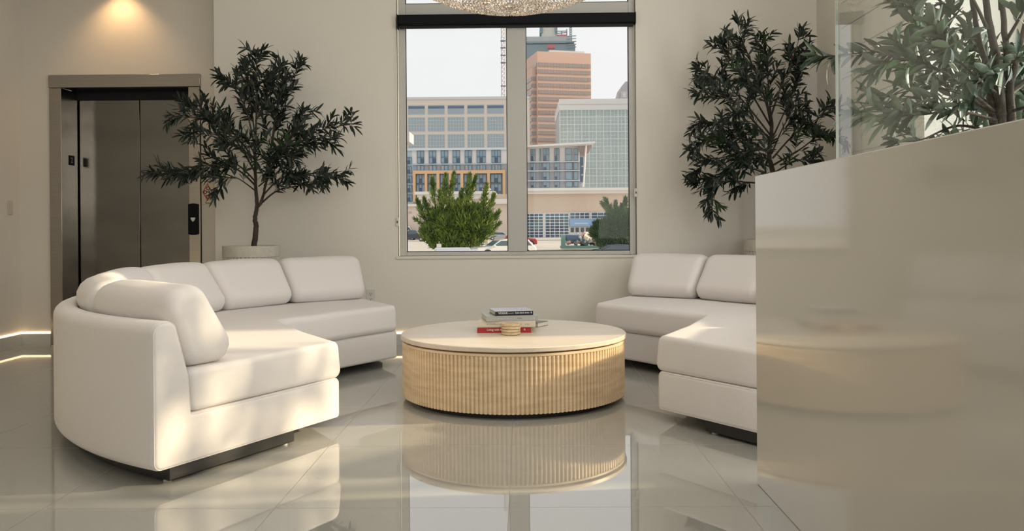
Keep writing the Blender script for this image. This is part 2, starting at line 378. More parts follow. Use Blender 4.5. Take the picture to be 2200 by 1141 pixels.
# fire sign beside the elevator
p = at(446, 413, YE)
fs = thing('safety_sign', 'small sign with a red and black diamond, half hidden by leaves right of the elevator', 'sign', (p.x, YE, p.z))
MB().box(-.052, .052, -.003, 0, -.105, .105).build('plate', mat('sign_plate', (.62, .54, .44), .4), fs, bevel=.002)
M_red = mat('sign_red', (.42, .03, .02), .5); M_ink = mat('sign_ink', (.01, .01, .01), .5)
g = MB(); o_ = [(0, .075), (.043, .0), (0, -.075), (-.043, 0)]; i_ = [(x*.80, z*.82) for x, z in o_]
for k in range(4):
    k2 = (k+1) % 4; g.prism([o_[k], o_[k2], i_[k2], i_[k]], -.004, -.003)
g.build('diamond', M_red, fs)
for (cx0, cz0, r) in ((-.018, .0, .012), (.006, .032, .013)):
    MB().tube([(cx0+r*math.cos(a), -.0045, cz0+r*math.sin(a)) for a in [2*PI*k/16 for k in range(17)]], .003, 6).build('symbol_ring', M_ink, fs)
MB().tube([(-.012, -.0045, -.022), (-.004, -.0045, -.045), (.002, -.0045, -.055)], .003, 6).build('symbol_stroke', M_ink, fs)
MB().tube([(.012, -.0045, .012), (.022, -.0045, -.01), (.01, -.0045, -.045)], .004, 6).build('symbol_stroke', M_ink, fs)
MB().box(-.018, .022, -.004, -.003, -.094, -.089).build('text_line', M_ink, fs); MB().box(-.03, .03, -.004, -.003, .088, .093).build('text_line', M_ink, fs)
# light switch on the left wall
p_y = 4.24*1800/1106
zz = at(14, 446, p_y).z
ls = thing('light_switch', 'beige light switch plate on the left wall', 'light switch', (XL, p_y, zz))
MB().box(0, .006, -.036, .036, -.058, .058).build('plate', M_switch, ls, bevel=.002)
MB().box(.006, .010, -.016, .016, -.034, .034).build('rocker', M_switch, ls, bevel=.001)
# outlet on the back wall
p = at(797, 637, YW)
ou = thing('wall_outlet', 'white double socket outlet on the back wall beside the left sofa', 'outlet', (p.x, YW, p.z))
MB().box(-.036, .036, -.006, 0, -.058, .058).build('plate', M_plastic, ou, bevel=.002)
for dz in (.021, -.021):
    f = MB().box(-.017, .017, -.008, -.006, dz-.015, dz+.015).build('socket', M_plastic, ou, bevel=.002)
    MB().box(-.009, -.006, -.009, -.008, dz, dz+.009).box(.006, .009, -.009, -.008, dz, dz+.009).box(-.003, .003, -.009, -.008, dz-.011, dz-.005).build('slot', M_slot, f)

# ------------------------------------------------------------------ half wall and glass railing
hw = struct(box(.874, .995, -3.0, 3.14, 0, 1.151).build('wall_half', M_low, bevel=.003), 'glossy beige half wall in the right foreground')
gr = thing('glass_railing', 'clear glass railing panel standing on top of the half wall', 'railing', (.895, 0, 1.151))
MB().box(0, .006, -2.8, 2.385, 0, 1.05).build('glass_panel', M_rail, gr)
MB().box(-.0004, .0064, 2.385, 2.388, 0, 1.05).build('polished_edge', M_edge, gr)

# ------------------------------------------------------------------ sofas
def round_poly(pts, rad, seg=5):
    out = []; n = len(pts)
    for i in range(n):
        p = Vector(pts[i]); a = Vector(pts[i-1])-p; b_ = Vector(pts[(i+1) % n])-p
        r = rad[i]
        ang = a.angle(b_); d = r/math.tan(ang/2)
        d = min(d, a.length*.48, b_.length*.48); r2 = d*math.tan(ang/2)
        t1 = p+a.normalized()*d; t2 = p+b_.normalized()*d
        c = p+(a.normalized()+b_.normalized()).normalized()*(r2/math.sin(ang/2))
        v1 = t1-c; v2 = t2-c
        for k in range(seg+1):
            q = v1.lerp(v2, k/seg); out.append(c+q.normalized()*r2)
    return out
def densify(P, step):
    out = []
    for i, p in enumerate(P):
        q = P[(i+1) % len(P)]; out.append(p); L = (q-p).length; k = int(L/step)
        for j in range(1, k+1): out.append(p.lerp(q, j/(k+1)))
    return out
def normals2(P):
    n = len(P); N = []; area_ = sum(P[i].x*P[(i+1) % n].y-P[(i+1) % n].x*P[i].y for i in range(n))
    sg = 1 if area_ > 0 else -1
    for i in range(n):
        t = (P[(i+1) % n]-P[i-1]).normalized(); N.append(Vector((t.y, -t.x))*sg)
    return N
WING = [0, 1]      # end angles of the sofa in work: its front edge is two nearly straight wings with a tight inner bend
def wing(a, u, R0):
    if u > .8: return 0
    a0, a1 = WING; am = (a0+a1)/2; h = abs(a1-am); c = (a0+am)/2 if abs(a-a0) < abs(a-a1) else (a1+am)/2
    k = max(0, R0-R0*math.cos(h/2)/math.cos(min(abs(a-c), h/2)))
    s_ = min(1, h/.10); return .85*k*(1-max(0, u)/.8)
def sweep(prof, a0, a1, r_end, nseg, bulge=0, R0=1.02, noise=0, seed=0):
    """profile in (u, z) swept about the sofa centre from angle a0 to a1 (radians), ends rounded over r_end metres"""
    P = densify(prof, .05); N = normals2(P); n = len(P); mb = MB(); rnd = random.Random(seed)
    Rm = R0+.5; L = abs(a1-a0)*Rm
    ss = [r_end*(1-math.cos(PI/2*k/5)) for k in range(5)]+[r_end+(L-2*r_end)*k/nseg for k in range(nseg+1)]+[L-r_end*(1-math.cos(PI/2*k/5)) for k in reversed(range(5))]
    cm = sum(P, Vector((0, 0)))/n
    ph = rnd.random()*6
    for s_ in ss:
        e = min(s_, L-s_); d = r_end-math.sqrt(max(0, r_end**2-(r_end-e)**2)) if e < r_end else 0
        t = s_/L; d -= bulge*math.sin(PI*t)**.7
        a = a0+(a1-a0)*t
        for p_, nn in zip(P, N):
            q = p_-nn*d
            if noise: q = q+nn*noise*math.sin(9*a*Rm+ph+7*p_.x+5*p_.y)*math.sin(PI*t)
            r = R0+q.x-wing(a, q.x, R0); mb.v.append((r*math.cos(a), r*math.sin(a), q.y))
    for k in range(len(ss)-1):
        for j in range(n):
            A = k*n+j; B = k*n+(j+1) % n; mb.f.append((A, B, B+n, A+n)); mb.m.append(0)
    mb.f.append(tuple(reversed(range(n)))); mb.f.append(tuple((len(ss)-1)*n+j for j in range(n))); mb.m += [0, 0]
    if (a1 > a0) == (sum(P[i].x*P[(i+1) % n].y-P[(i+1) % n].x*P[i].y for i in range(n)) > 0):
        pass
    return mb
def fix(o):
    import bmesh
    bm = bmesh.new(); bm.from_mesh(o.data); bmesh.ops.recalc_face_normals(bm, faces=bm.faces); bm.to_mesh(o.data); bm.free()
    return o
def ring(prof, a, off, r, R0=1.02, inset=0):
    P = densify(prof, .05); N = normals2(P); pts = []
    for p_, nn in zip(P, N):
        q = p_-nn*inset; rr = R0+q.x-wing(a, q.x, R0); pts.append((rr*math.cos(a), rr*math.sin(a), q.y))
    pts.append(pts[0]); pts.append(pts[1])
    return MB().tube(pts, r, 6, cap=False)
BODY = round_poly([(0, .06), (1.04, .06), (1.04, .62), (.94, .62), (.875, .40), (.865, .25), (0, .25)], [.02, .035, .05, .04, .05, .01, .025])
SEAT = round_poly([(-.022, .250), (.862, .250), (.866, .42), (.0, .425)], [.035, .035, .035, .04])
BACK = round_poly([(.575, .425), (.85, .425), (.965, .705), (.785, .757)], [.07, .065, .08, .08])
PLIN = round_poly([(.30, .012), (.965, .012), (.965, .062), (.30, .062)], [.004]*4, 2)
def sofa(label, cx0, cy0, a0, a1, ncush, seed, group=None):
    s = thing('curved_sofa', label, 'sofa', (cx0, cy0, 0))
    a0 = math.radians(a0); a1 = math.radians(a1); WING[0] = a0; WING[1] = a1
    fix(sweep(BODY, a0, a1, .018, 60).build('body', M_fab, s, smooth=True))
    fix(sweep(PLIN, a0+.006, a1-.006, .004, 40).build('plinth', M_black, s, smooth=math.radians(40)))
    for a in (a0+.03, a0+.6, a1-.6, a1-.03):
        for u in (.33, .935):
            MB().lathe([(.016, 0), (.016, .0125)], 12, c=((1.02+u)*math.cos(a), (1.02+u)*math.sin(a))).build('glide', M_glide, s, smooth=math.radians(40))
    sc = fix(sweep(SEAT, a0+.004, a1-.004, .026, 60, bulge=.004, noise=.0015, seed=seed).build('seat_cushion', M_fab, s, smooth=True))
    for a in (a0+.004+.010, a1-.004-.010):
        ring(SEAT, a, 0, .0028, inset=.0060).build('piping', M_pipe, sc, smooth=True)
    for a in (a0+.0035, a1-.0035):
        ring(BODY, a, 0, .0025, inset=.005).build('piping', M_pipe, s, smooth=True)
    st = (a1-a0-.02)/ncush; gap = .004; o0 = a0+.01
    for k in range(ncush):
        c = fix(sweep(BACK, o0+k*st+gap, o0+(k+1)*st-gap, .05, 14, bulge=.010, noise=.0025, seed=seed+k).build('back_cushion', M_fab, s, smooth=True))
        for a in (o0+k*st+gap+.016, o0+(k+1)*st-gap-.016):
            ring(BACK, a, 0, .0028, inset=.0125).build('piping', M_pipe, c, smooth=True)
    return s
sofa('curved cream sofa left of the round table, partly lit by the sun', -.40, 4.91, 117.5, 242, 6, 3)
sofa('curved cream sofa right of the round table, half hidden by the half wall', .085, 4.98, -55, 65, 6, 11)

# ------------------------------------------------------------------ coffee table
TX, TY, TZ, TR = -.05, 4.80, .366, .640
tb = thing('coffee_table', 'low round travertine coffee table with a ribbed drum base', 'table', (TX, TY, 0))
nr = 170; per = 8; n = nr*per; mb = MB()
def ribr(j):
    q = (j % per)/per; return .631-(.010 if q < .26 else 0)*1.0-(.0015*abs(q-.63)*2.7 if q >= .26 else 0)
prof = [(0, .030), (0, .318)]
for z in (.030, .318):
    for j in range(n):
        a = 2*PI*j/n; r = ribr(j); mb.v.append((r*math.cos(a), r*math.sin(a), z))
for j in range(n): mb.f.append((j, (j+1) % n, n+(j+1) % n, n+j)); mb.m.append(0)
mb.f.append(tuple(reversed(range(n)))); mb.m.append(0); mb.f.append(tuple(n+j for j in range(n))); mb.m.append(0)
mb.lathe([(.628, .318), (.632, .320), (.632, .331), (.628, .333)], 180)
mb.build('ribbed_drum', M_trav, tb)
MB().lathe([(.62, .333), (.62, .340)], 120).build('shadow_gap', M_felt, tb, smooth=math.radians(40))
MB().lathe([(.633, .340), (TR, .344), (TR, .362), (.636, TZ)], 200).build('table_top', M_travtop, tb, smooth=math.radians(30))
MB().lathe([(.58, 0), (.58, .030)], 120).build('plinth', M_black, tb, smooth=math.radians(40))

# books
M_page = mat('book_pages', (.72, .69, .62), .8, noise=((8, 8, 900), (.60, .57, .50), 1))
def book(label, L, D, T, loc, rz, cover, texts, top=None, spine=None, ink=None):
    """spine faces the viewer (-y); L along x"""
    b_ = thing('book', label, 'book', loc, rz, 'books stacked on the coffee table')
    m = MB().box(-L/2, L/2, -D/2, D/2, 0, .003).box(-L/2, L/2, -D/2, D/2, T-.003, T, mi=1).box(-L/2, L/2, -D/2, -D/2+.003, .003, T-.003)
    m.build('cover', [cover, top or cover], b_, bevel=.0012)
    MB().box(-L/2+.004, L/2-.004, -D/2+.0032, D/2-.004, .0031, T-.0031).build('pages', M_page, b_)
    for (txt, size, x, bold, im) in texts:
        mw = Matrix.Translation((x, -D/2-.0002, T*.52)) @ Matrix.Rotation(PI/2, 4, 'X')
        text_mesh(txt, size, 'spine_text', im, b_, mw, bold=bold)
    return b_
M_ired = mat('cover_red', (.42, .022, .018), .4); M_icream = mat('cover_cream', (.74, .66, .53), .5); M_igrey = mat('cover_grey', (.42, .43, .41), .4)
M_inavy = mat('cover_navy', (.012, .016, .032), .35); M_iblue = mat('cover_pale_blue', (.55, .57, .66), .35); M_iwhite = mat('cover_white', (.74, .72, .68), .4)
M_tw = mat('ink_white', (.75, .74, .70), .5); M_tg = mat('ink_grey', (.20, .18, .15), .5); M_tlg = mat('ink_light', (.62, .62, .6), .5)
by = 4.875; zb0 = TZ
p = at(1083, 705, by-.13)
book('red book at the bottom of the stack on the coffee table', .306, .26, .033, (p.x, by, zb0), .0, M_ired,
     [('Living with HORSES', .0165, -.098, True, M_tw), ('Rizzoli', .010, .062, False, M_tw), ('R', .016, .112, True, M_tw)], top=M_iwhite)
p = at(1088, 694, by-.13)
book('cream book second from the bottom, lying on the red one', .325, .27, .031, (p.x+.004, by+.0, zb0+.033), -.015, M_icream,
     [('LA CHAPELLE HOUSES  IN THE SOUTH', .0115, -.115, False, M_tg), ('RIZZOLI', .007, .105, False, M_tg)])
p = at(1093, 681, by-.13)
book('grey book lying on the cream one, below the navy book', .30, .25, .031, (p.x, by+.0, zb0+.064), .16, M_igrey,
     [('THE HOUSES OF THE EAST', .009, -.11, False, M_tlg), ('Phillips', .009, .03, False, M_tg), ('l', .015, .125, True, M_tw)])
p = at(1097, 671, by-.10)
book('navy book with white lettering on top of the stack', .222, .19, .027, (p.x, by-.01, zb0+.095), .22, M_inavy,
     [('VOGUE', .0155, -.092, True, M_tw), ('essentials |', .0085, -.038, False, M_tlg), ('little black dress', .0125, .006, True, M_tlg), ('8', .015, .096, True, M_tw)], top=M_iblue)
# dark-edged booklet poking out behind the stack
bk = thing('book', 'thin dark-edged white booklet sticking out behind the right end of the stack', 'book', (at(1140, 705, by+.10).x, by+.215, TZ), -.55, 'books stacked on the coffee table')
MB().box(-.09, .09, -.06, .06, 0, .003).box(-.09, .09, -.06, .06, .024, .027).build('cover', M_tg, bk, bevel=.001)
MB().box(-.088, .088, -.058, .058, .0032, .0238).build('pages', M_page, bk)
# coasters
co_lab = ['bottom coaster of the small round stack in front of the books', 'second coaster from the bottom of the round stack',
          'third coaster from the bottom of the round stack', 'top coaster of the small round travertine stack']
p = at(1097.5, 716, 4.655)
for k in range(4):
    t = thing('coaster', co_lab[k], 'coaster', (p.x+(.0008, -.0006, .0009, 0)[k], 4.672, TZ+.0157*k), k*.9, 'travertine coasters on the coffee table')
    MB().lathe([(.050, 0), (.050, .0022)], 48).build('felt_base', M_felt, t, smooth=math.radians(40))
    MB().lathe([(.0525, .0022), (.0537, .0034), (.0537, .0145), (.0525, .0157)], 64).build('disc', M_coast, t, smooth=math.radians(30))

# ------------------------------------------------------------------ olive trees
def cr(pts, k, n):      # catmull-rom through pts
    out = []
    P = [pts[0]]+list(pts)+[pts[-1]]
    for i in range(1, len(P)-2):
        for j in range(n):
            t = j/n; a, b_, c, d = P[i-1], P[i], P[i+1], P[i+2]
            out.append(.5*((2*b_)+(c-a)*t+(2*a-5*b_+4*c-d)*t*t+(3*b_-a-3*c+d)*t**3))
    out.append(P[-2]); return out
def leaf(mb, p, d, up, L, Wd, curl, rnd):
    side = d.cross(up)
    if side.length < 1e-3: side = d.cross(Vector((1, 0, 0)))
    side.normalize(); nn = side.cross(d).normalized()
    i0 = len(mb.v); ts = (0, .18, .45, .75, 1); ws = (.22, .80, 1, .82, .22)
    for t, w_ in zip(ts, ws):
        c = p+d*(L*t)+nn*(-curl*L*t*t)
        fold = nn*(Wd*.5*w_*.35)
        mb.v += [tuple(c-side*(Wd*.5*w_)+fold), tuple(c), tuple(c+side*(Wd*.5*w_)+fold)]
    for k in range(4):
        a = i0+3*k
        mb.f += [(a, a+1, a+4, a+3), (a+1, a+2, a+5, a+4)]; mb.m += [0, 0]
def rvec(r): return Vector((r.gauss(0, 1), r.gauss(0, 1), r.gauss(0, 1))).normalized()
def tree(label, base, pot_r, pot_h, trunk, limbs, seed, leafL, leafW, mleaf, dens, twigL, yclamp, xclamp=None, group=None, tmin=.22):
    r = random.Random(seed)
    t = thing('potted_olive_tree', label, 'potted tree', base)
    B = Vector(base)
    # planter with ribs
    pb = MB(); nrb = 44; per_ = 6; n_ = nrb*per_
    zs_ = [(0, 1, 0), (pot_h*.86, 1, 1), (pot_h*.865, 0, 0), (pot_h, 0, 0)]
    rows = [(0.0, False, .93), (.03, True, .94), (pot_h*.90, True, .995), (pot_h*.90, False, 1), (pot_h*.998, False, 1), (pot_h, False, .985), (pot_h, False, .90), (pot_h-.06, False, .88)]
    for (z, rb, s_) in rows:
        for j in range(n_):
            a = 2*PI*j/n_; q = (j % per_)/per_
            rr = pot_r*s_-(.010*(.5-.5*math.cos(2*PI*q)) if rb else 0); pb.v.append((rr*math.cos(a), rr*math.sin(a), z))
    for k in range(len(rows)-1):
        for j in range(n_): A = k*n_+j; Bq = k*n_+(j+1) % n_; pb.f.append((A, Bq, Bq+n_, A+n_)); pb.m.append(0)
    pb.f.append(tuple(reversed(range(n_)))); pb.m.append(0)
    pb.build('planter', M_pot, t, smooth=math.radians(50))
    MB().lathe([(pot_r*.875, pot_h-.058), (pot_r*.875, pot_h-.05)], 40).build('soil', M_soil, t)
    tb_ = MB()
    for (pts, r0, r1) in trunk:
        q = cr([p_-B for p_ in pts], 0, 6); q = [v+Vector((r.gauss(0, .0015), r.gauss(0, .0015), 0)) for v in q]
        tb_.tube(q, [r0+(r1-r0)*k/(len(q)-1) for k in range(len(q))], 10)
    tb_.build('trunk', M_bark, t, smooth=True)
    br = MB(); fo = MB()
    cnt = [0]
    def put_leaf(p_, tan, sz, tip=False):
        cnt[0] += 1
        a_ = tan.cross(Vector((.3, 1, .2))).normalized(); b2 = tan.cross(a_); q_ = cnt[0]*2.6+r.uniform(-.5, .5)
        pr_ = a_*math.cos(q_)+b2*math.sin(q_)*.8
        d = (tan*r.uniform(.5, .9)+pr_*r.uniform(.45, .85)*(.4 if tip else 1)+Vector((0, 0, r.uniform(-.15, .12)))); d.y *= .55; d.normalize()
        L = leafL*r.uniform(.7, 1.2)*sz
        e = p_+B+d*L
        if e.y > yclamp: d.y -= (e.y-yclamp)/L; d.normalize()
        if xclamp and e.x > xclamp: d.x -= 1.3*(e.x-xclamp)/L; d.normalize()
        leaf(fo, p_, d, (Vector((0, 0, 1))+rvec(r)*.8).normalized(), L, leafW*r.uniform(.8, 1.15)*sz, r.uniform(.0, .35), r)
    for (pts, r0) in limbs:
        q = cr([p_-B for p_ in pts], 0, 7); n_q = len(q)
        br.tube(q, [max(.0016, r0*(1-.85*k/(n_q-1))) for k in range(n_q)], 7)
        Ltot = sum((q[k+1]-q[k]).length for k in range(n_q-1))
        nt = int(Ltot*dens)
        for j in range(nt):
            u = tmin+(1-tmin)*(j+r.random())/nt; u = min(u, .985)
            x = u*(n_q-1); k = int(x); p_ = q[k].lerp(q[min(k+1, n_q-1)], x-k)
            tan = (q[min(k+1, n_q-1)]-q[max(k-1, 0)]).normalized()
            d = (tan*.85+rvec(r)*.75).normalized(); d.y *= .85; d.normalize()
            tl = twigL*r.uniform(.45, 1.1)*(1.15-.70*u)
            pp = [p_]; dd = d
            for s_ in range(4):
                dd = (dd+rvec(r)*.16+Vector((0, 0, .05))).normalized(); nxt = pp[-1]+dd*(tl/4)
                if nxt.y+B.y > yclamp-.02: nxt.y = yclamp-.02-B.y
                if xclamp and nxt.x+B.x > xclamp: nxt.x = xclamp-B.x
                pp.append(nxt)
            br.tube(pp, [.0018, .0015, .0013, .001, .0008], 5, cap=False)
            nl = int(3+tl/leafL*5.6)
            for s_ in range(nl):
                v = .12+.88*s_/max(1, nl-1); x2 = v*4; k2 = min(3, int(x2)); put_leaf(pp[k2].lerp(pp[k2+1], x2-k2), (pp[k2+1]-pp[k2]).normalized(), 1)
        # leaves along the last stretch and at the tip
        for j in range(int(Ltot*.6/leafL*2.2)):
            u = r.uniform(max(tmin, .45), 1); x = u*(n_q-1); k = min(n_q-2, int(x)); put_leaf(q[k].lerp(q[k+1], x-k), (q[k+1]-q[k]).normalized(), 1)
        for j in range(4): put_leaf(q[-1], (q[-1]-q[-2]).normalized(), .9, True)
    br.build('branches', M_bark, t, smooth=True)
    fo.build('foliage', mleaf, t, smooth=True)
    return t
def L_(Y, r0, *pts):    # limb from photograph positions; each has an offset in depth from Y
    return ([at(x, y, Y+dy) for (x, y, dy) in pts], r0)
YT = 6.47
base = at(540, 530, YT); base.z = 0
trunk = [([at(541, 560, YT), at(546, 528, YT), at(550, 490, YT), at(548, 470, YT), at(552, 440, YT), at(549, 395, YT), at(548, 330, YT)], .024, .010),
         ([at(552, 446, YT), at(562, 432, YT), at(570, 400, YT+.05), at(576, 350, YT+.05)], .013, .008)]
l1 = [L_(YT, .009, (548, 330, 0), (551, 240, 0), (552, 170, -.05), (549, 118, -.05)),
      L_(YT, .009, (576, 350, .05), (590, 280, .1), (612, 215, .12), (645, 140, .1)),
      L_(YT, .007, (580, 330, .05), (592, 250, 0), (606, 190, -.05), (600, 145, -.08)),
      L_(YT, .008, (550, 400, 0), (505, 362, -.1), (440, 355, -.2), (380, 375, -.25), (335, 372, -.25)),
      L_(YT, .007, (549, 390, 0), (500, 350, .05), (430, 365, .05), (380, 368, .0)),
      L_(YT, .008, (548, 370, 0), (505, 300, -.1), (450, 262, -.2), (368, 248, -.25)),
      L_(YT, .007, (548, 345, 0), (500, 285, .1), (450, 250, .15), (405, 228, .1)),
      L_(YT, .007, (549, 340, 0), (480, 300, -.2), (410, 285, -.3)),
      L_(YT, .007, (548, 320, 0), (530, 240, -.1), (505, 190, -.15), (485, 172, -.15)),
      L_(YT, .007, (549, 300, 0), (538, 220, .12), (524, 150, .15)),
      L_(YT, .008, (562, 436, .02), (600, 408, -.05), (665, 395, -.12), (735, 372, -.15)),
      L_(YT, .007, (565, 420, .03), (610, 380, .1), (680, 378, .15), (700, 385, .12)),
      L_(YT, .008, (568, 400, .05), (610, 320, .05), (670, 285, 0), (758, 266, -.05)),
      L_(YT, .007, (572, 380, .05), (600, 330, -.15), (655, 300, -.2), (715, 300, -.2)),
      L_(YT, .006, (600, 330, 0), (632, 280, 0), (655, 240, .05)),
      L_(YT, .006, (572, 390, .05), (590, 345, -.2), (630, 335, -.25)),
      L_(YT, .006, (549, 410, 0), (500, 380, -.2), (462, 410, -.25)),
      L_(YT, .006, (549, 380, 0), (545, 330, -.2), (530, 300, -.28)),
      L_(YT, .006, (549, 260, 0), (575, 215, -.05), (585, 170, -.05)),
      L_(YT, .006, (556, 400, 0), (600, 370, -.15), (640, 380, -.2))]
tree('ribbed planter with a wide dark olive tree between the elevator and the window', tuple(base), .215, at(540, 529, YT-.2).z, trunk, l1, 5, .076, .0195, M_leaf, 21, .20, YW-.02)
YT2 = 6.45
base = at(1660, 520, YT2); base.z = 0
trunk = [([at(1664, 540, YT2), at(1663, 480, YT2), at(1665, 420, YT2), at(1660, 370, YT2), at(1652, 330, YT2), at(1658, 280, YT2), at(1655, 240, YT2)], .027, .012)]
l2 = [L_(YT2, .009, (1655, 245, 0), (1625, 160, 0), (1600, 100, -.05), (1584, 50, -.05)),
      L_(YT2, .009, (1656, 250, 0), (1680, 180, 0), (1705, 120, .05), (1718, 78, .05)),
      L_(YT2, .008, (1655, 240, 0), (1648, 150, .1), (1640, 85, .12)),
      L_(YT2, .008, (1655, 270, 0), (1608, 190, -.1), (1560, 110, -.15), (1550, 95, -.15)),
      L_(YT2, .008, (1655, 290, 0), (1590, 210, .1), (1540, 170, .12), (1502, 152, .1)),
      L_(YT2, .008, (1654, 300, 0), (1590, 230, -.2), (1540, 200, -.25), (1498, 200, -.25)),
      L_(YT2, .008, (1654, 330, 0), (1590, 290, 0), (1535, 265, .0), (1495, 268, 0)),
      L_(YT2, .008, (1656, 345, 0), (1590, 320, -.2), (1530, 300, -.3), (1495, 320, -.3)),
      L_(YT2, .008, (1658, 360, 0), (1590, 335, .1), (1530, 345, .1), (1490, 370, .1)),
      L_(YT2, .008, (1662, 400, 0), (1610, 392, -.15), (1540, 395, -.25), (1525, 455, -.3)),
      L_(YT2, .007, (1662, 380, 0), (1600, 360, .05), (1540, 380, .05), (1500, 395, .05)),
      L_(YT2, .007, (1655, 320, 0), (1600, 330, -.3), (1560, 370, -.35)),
      L_(YT2, .008, (1660, 340, 0), (1705, 290, 0), (1750, 260, -.2), (1790, 235, -.3)),
      L_(YT2, .008, (1660, 355, 0), (1720, 320, -.15), (1765, 290, -.3), (1815, 300, -.38)),
      L_(YT2, .007, (1662, 372, 0), (1710, 345, -.2), (1750, 345, -.25)),
      L_(YT2, .007, (1658, 300, 0), (1690, 230, .1), (1715, 170, .1), (1732, 120, .0)),
      L_(YT2, .007, (1656, 270, 0), (1640, 210, -.25), (1600, 170, -.3)),
      L_(YT2, .007, (1658, 330, 0), (1690, 260, -.2), (1725, 230, -.25)),
      L_(YT2, .007, (1654, 310, 0), (1620, 270, -.25), (1570, 240, -.3)),
      L_(YT2, .007, (1660, 300, 0), (1600, 300, .15), (1560, 290, .2)),
      L_(YT2, .006, (1662, 360, 0), (1640, 330, -.25), (1600, 350, -.3))]
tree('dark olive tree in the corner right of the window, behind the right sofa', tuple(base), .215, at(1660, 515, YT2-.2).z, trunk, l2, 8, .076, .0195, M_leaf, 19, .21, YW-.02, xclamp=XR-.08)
YT3 = 3.62
base = at(2160, 600, YT3); base.z = 0
pb0 = at(2160, 430, YT3)
trunk = [([pb0+Vector((0, 0, -.15)), pb0, at(2158, 330, YT3), at(2150, 262, YT3), at(2146, 190, YT3), at(2140, 120, YT3), at(2128, 60, YT3), at(2110, -60, YT3)], .030, .012),
         ([at(2160, 330, YT3), at(2172, 262, YT3), at(2168, 180, YT3), at(2160, 90, YT3), at(2150, -40, YT3)], .022, .010),
         ([at(2152, 300, YT3), at(2134, 262, YT3), at(2128, 180, YT3+.05), at(2105, 90, YT3+.05), at(2085, -20, YT3+.05)], .020, .009),
         ([at(2168, 200, YT3), at(2190, 100, YT3), at(2215, 10, YT3), at(2240, -80, YT3)], .014, .008)]
l3 = [L_(YT3, .010, (2128, 180, .05), (2050, 110, 0), (1990, 60, -.05), (1940, 20, -.05)),
      L_(YT3, .009, (2130, 200, .05), (2040, 130, .1), (1930, 110, .15), (1765, 122, .2)),
      L_(YT3, .009, (2135, 240, 0), (2050, 170, -.15), (1970, 130, -.2), (1900, 140, -.25)),
      L_(YT3, .009, (2140, 250, 0), (2060, 200, 0), (1980, 190, .1), (1900, 210, .15)),
      L_(YT3, .008, (2145, 260, 0), (2060, 240, -.1), (1960, 248, -.15), (1880, 250, -.15)),
      L_(YT3, .008, (2150, 290, 0), (2060, 270, .15), (1980, 300, .2), (1930, 305, .2)),
      L_(YT3, .009, (2110, 100, .05), (2050, 30, .05), (1990, -20, .05), (1930, -40, .05)),
      L_(YT3, .009, (2120, 60, 0), (2080, -20, -.1), (2030, -80, -.1)),
      L_(YT3, .009, (2150, 20, 0), (2140, -100, .1), (2120, -180, .1)),
      L_(YT3, .009, (2160, 90, 0), (2200, 20, -.15), (2230, -60, -.2)),
      L_(YT3, .008, (2168, 200, 0), (2230, 150, 0), (2300, 110, .05), (2360, 90, .05)),
      L_(YT3, .008, (2170, 240, 0), (2240, 220, -.15), (2310, 210, -.2)),
      L_(YT3, .008, (2150, 150, 0), (2180, 130, -.3), (2230, 90, -.4)),
      L_(YT3, .008, (2140, 200, 0), (2080, 150, -.3), (2020, 80, -.4)),
      L_(YT3, .008, (2150, 210, 0), (2130, 150, .3), (2080, 80, .45)),
      L_(YT3, .008, (2150, 260, 0), (2110, 210, .3), (2040, 190, .45)),
      L_(YT3, .008, (2155, 320, 0), (2150, 290, .3), (2140, 260, .55), (2130, 240, .75)),  # from here on, low limbs added in the sun's path to dapple the sofa
      L_(YT3, .008, (2160, 330, 0), (2200, 300, .2), (2230, 270, .45), (2240, 250, .6)),
      L_(YT3, .008, (2158, 340, 0), (2190, 330, .0), (2240, 310, .05), (2290, 300, .1)),
      L_(YT3, .008, (2158, 345, 0), (2110, 340, .1), (2060, 330, .3), (2020, 325, .5)),
      L_(YT3, .008, (2155, 350, 0), (2160, 345, -.2), (2180, 320, -.4)),
      L_(YT3, .008, (2150, 220, 0), (2190, 190, .3), (2230, 160, .55))]
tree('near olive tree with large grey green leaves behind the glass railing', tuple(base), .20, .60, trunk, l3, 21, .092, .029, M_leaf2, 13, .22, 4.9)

# ------------------------------------------------------------------ crystal chandelier
cxp = at(1096, 17, 4.7)
ch = thing('crystal_chandelier', 'shallow crystal bead chandelier bowl hanging at the top of the picture', 'chandelier', (cxp.x, 4.7, cxp.z))
RB = .585
fr_ = MB()
for (rr, zz0) in ((RB, .155), (RB*.99, .30)):
    fr_.tube([(rr*math.cos(2*PI*k/64), rr*math.sin(2*PI*k/64), zz0) for k in range(65)], .008, 8, cap=False)
fr_.tube([(0, 0, .25), (0, 0, H-cxp.z)], .008, 8)
for k in range(4):
    a = PI/2*k; fr_.tube([(0, 0, .30), (RB*math.cos(a), RB*math.sin(a), .30)], .005, 6)
fr_.build('frame', mat('chrome', (.7, .68, .64), .15, metal=1), ch, smooth=True)
MB().lathe([(.08, H-cxp.z-.03), (.08, H-cxp.z-.0005)], 32).build('canopy', MATS['chrome'], ch)
bd = MB(); ns = 120; rr_ = random.Random(4)
def bead(c, s_):
    i = len(bd.v); cx1, cy1, cz1 = c; a0_ = rr_.random()*3
    bd.v.append((cx1, cy1, cz1+s_)); bd.v.append((cx1, cy1, cz1-s_))
    for k in range(5):
        a = a0_+2*PI*k/5; bd.v.append((cx1+s_*.8*math.cos(a), cy1+s_*.8*math.sin(a), cz1))
    for k in range(5):
        k2 = (k+1) % 5; q = rr_.random() < .5
        bd.f += [(i, i+2+k, i+2+k2), (i+1, i+2+k2, i+2+k)]; bd.m += [q, 1-q]
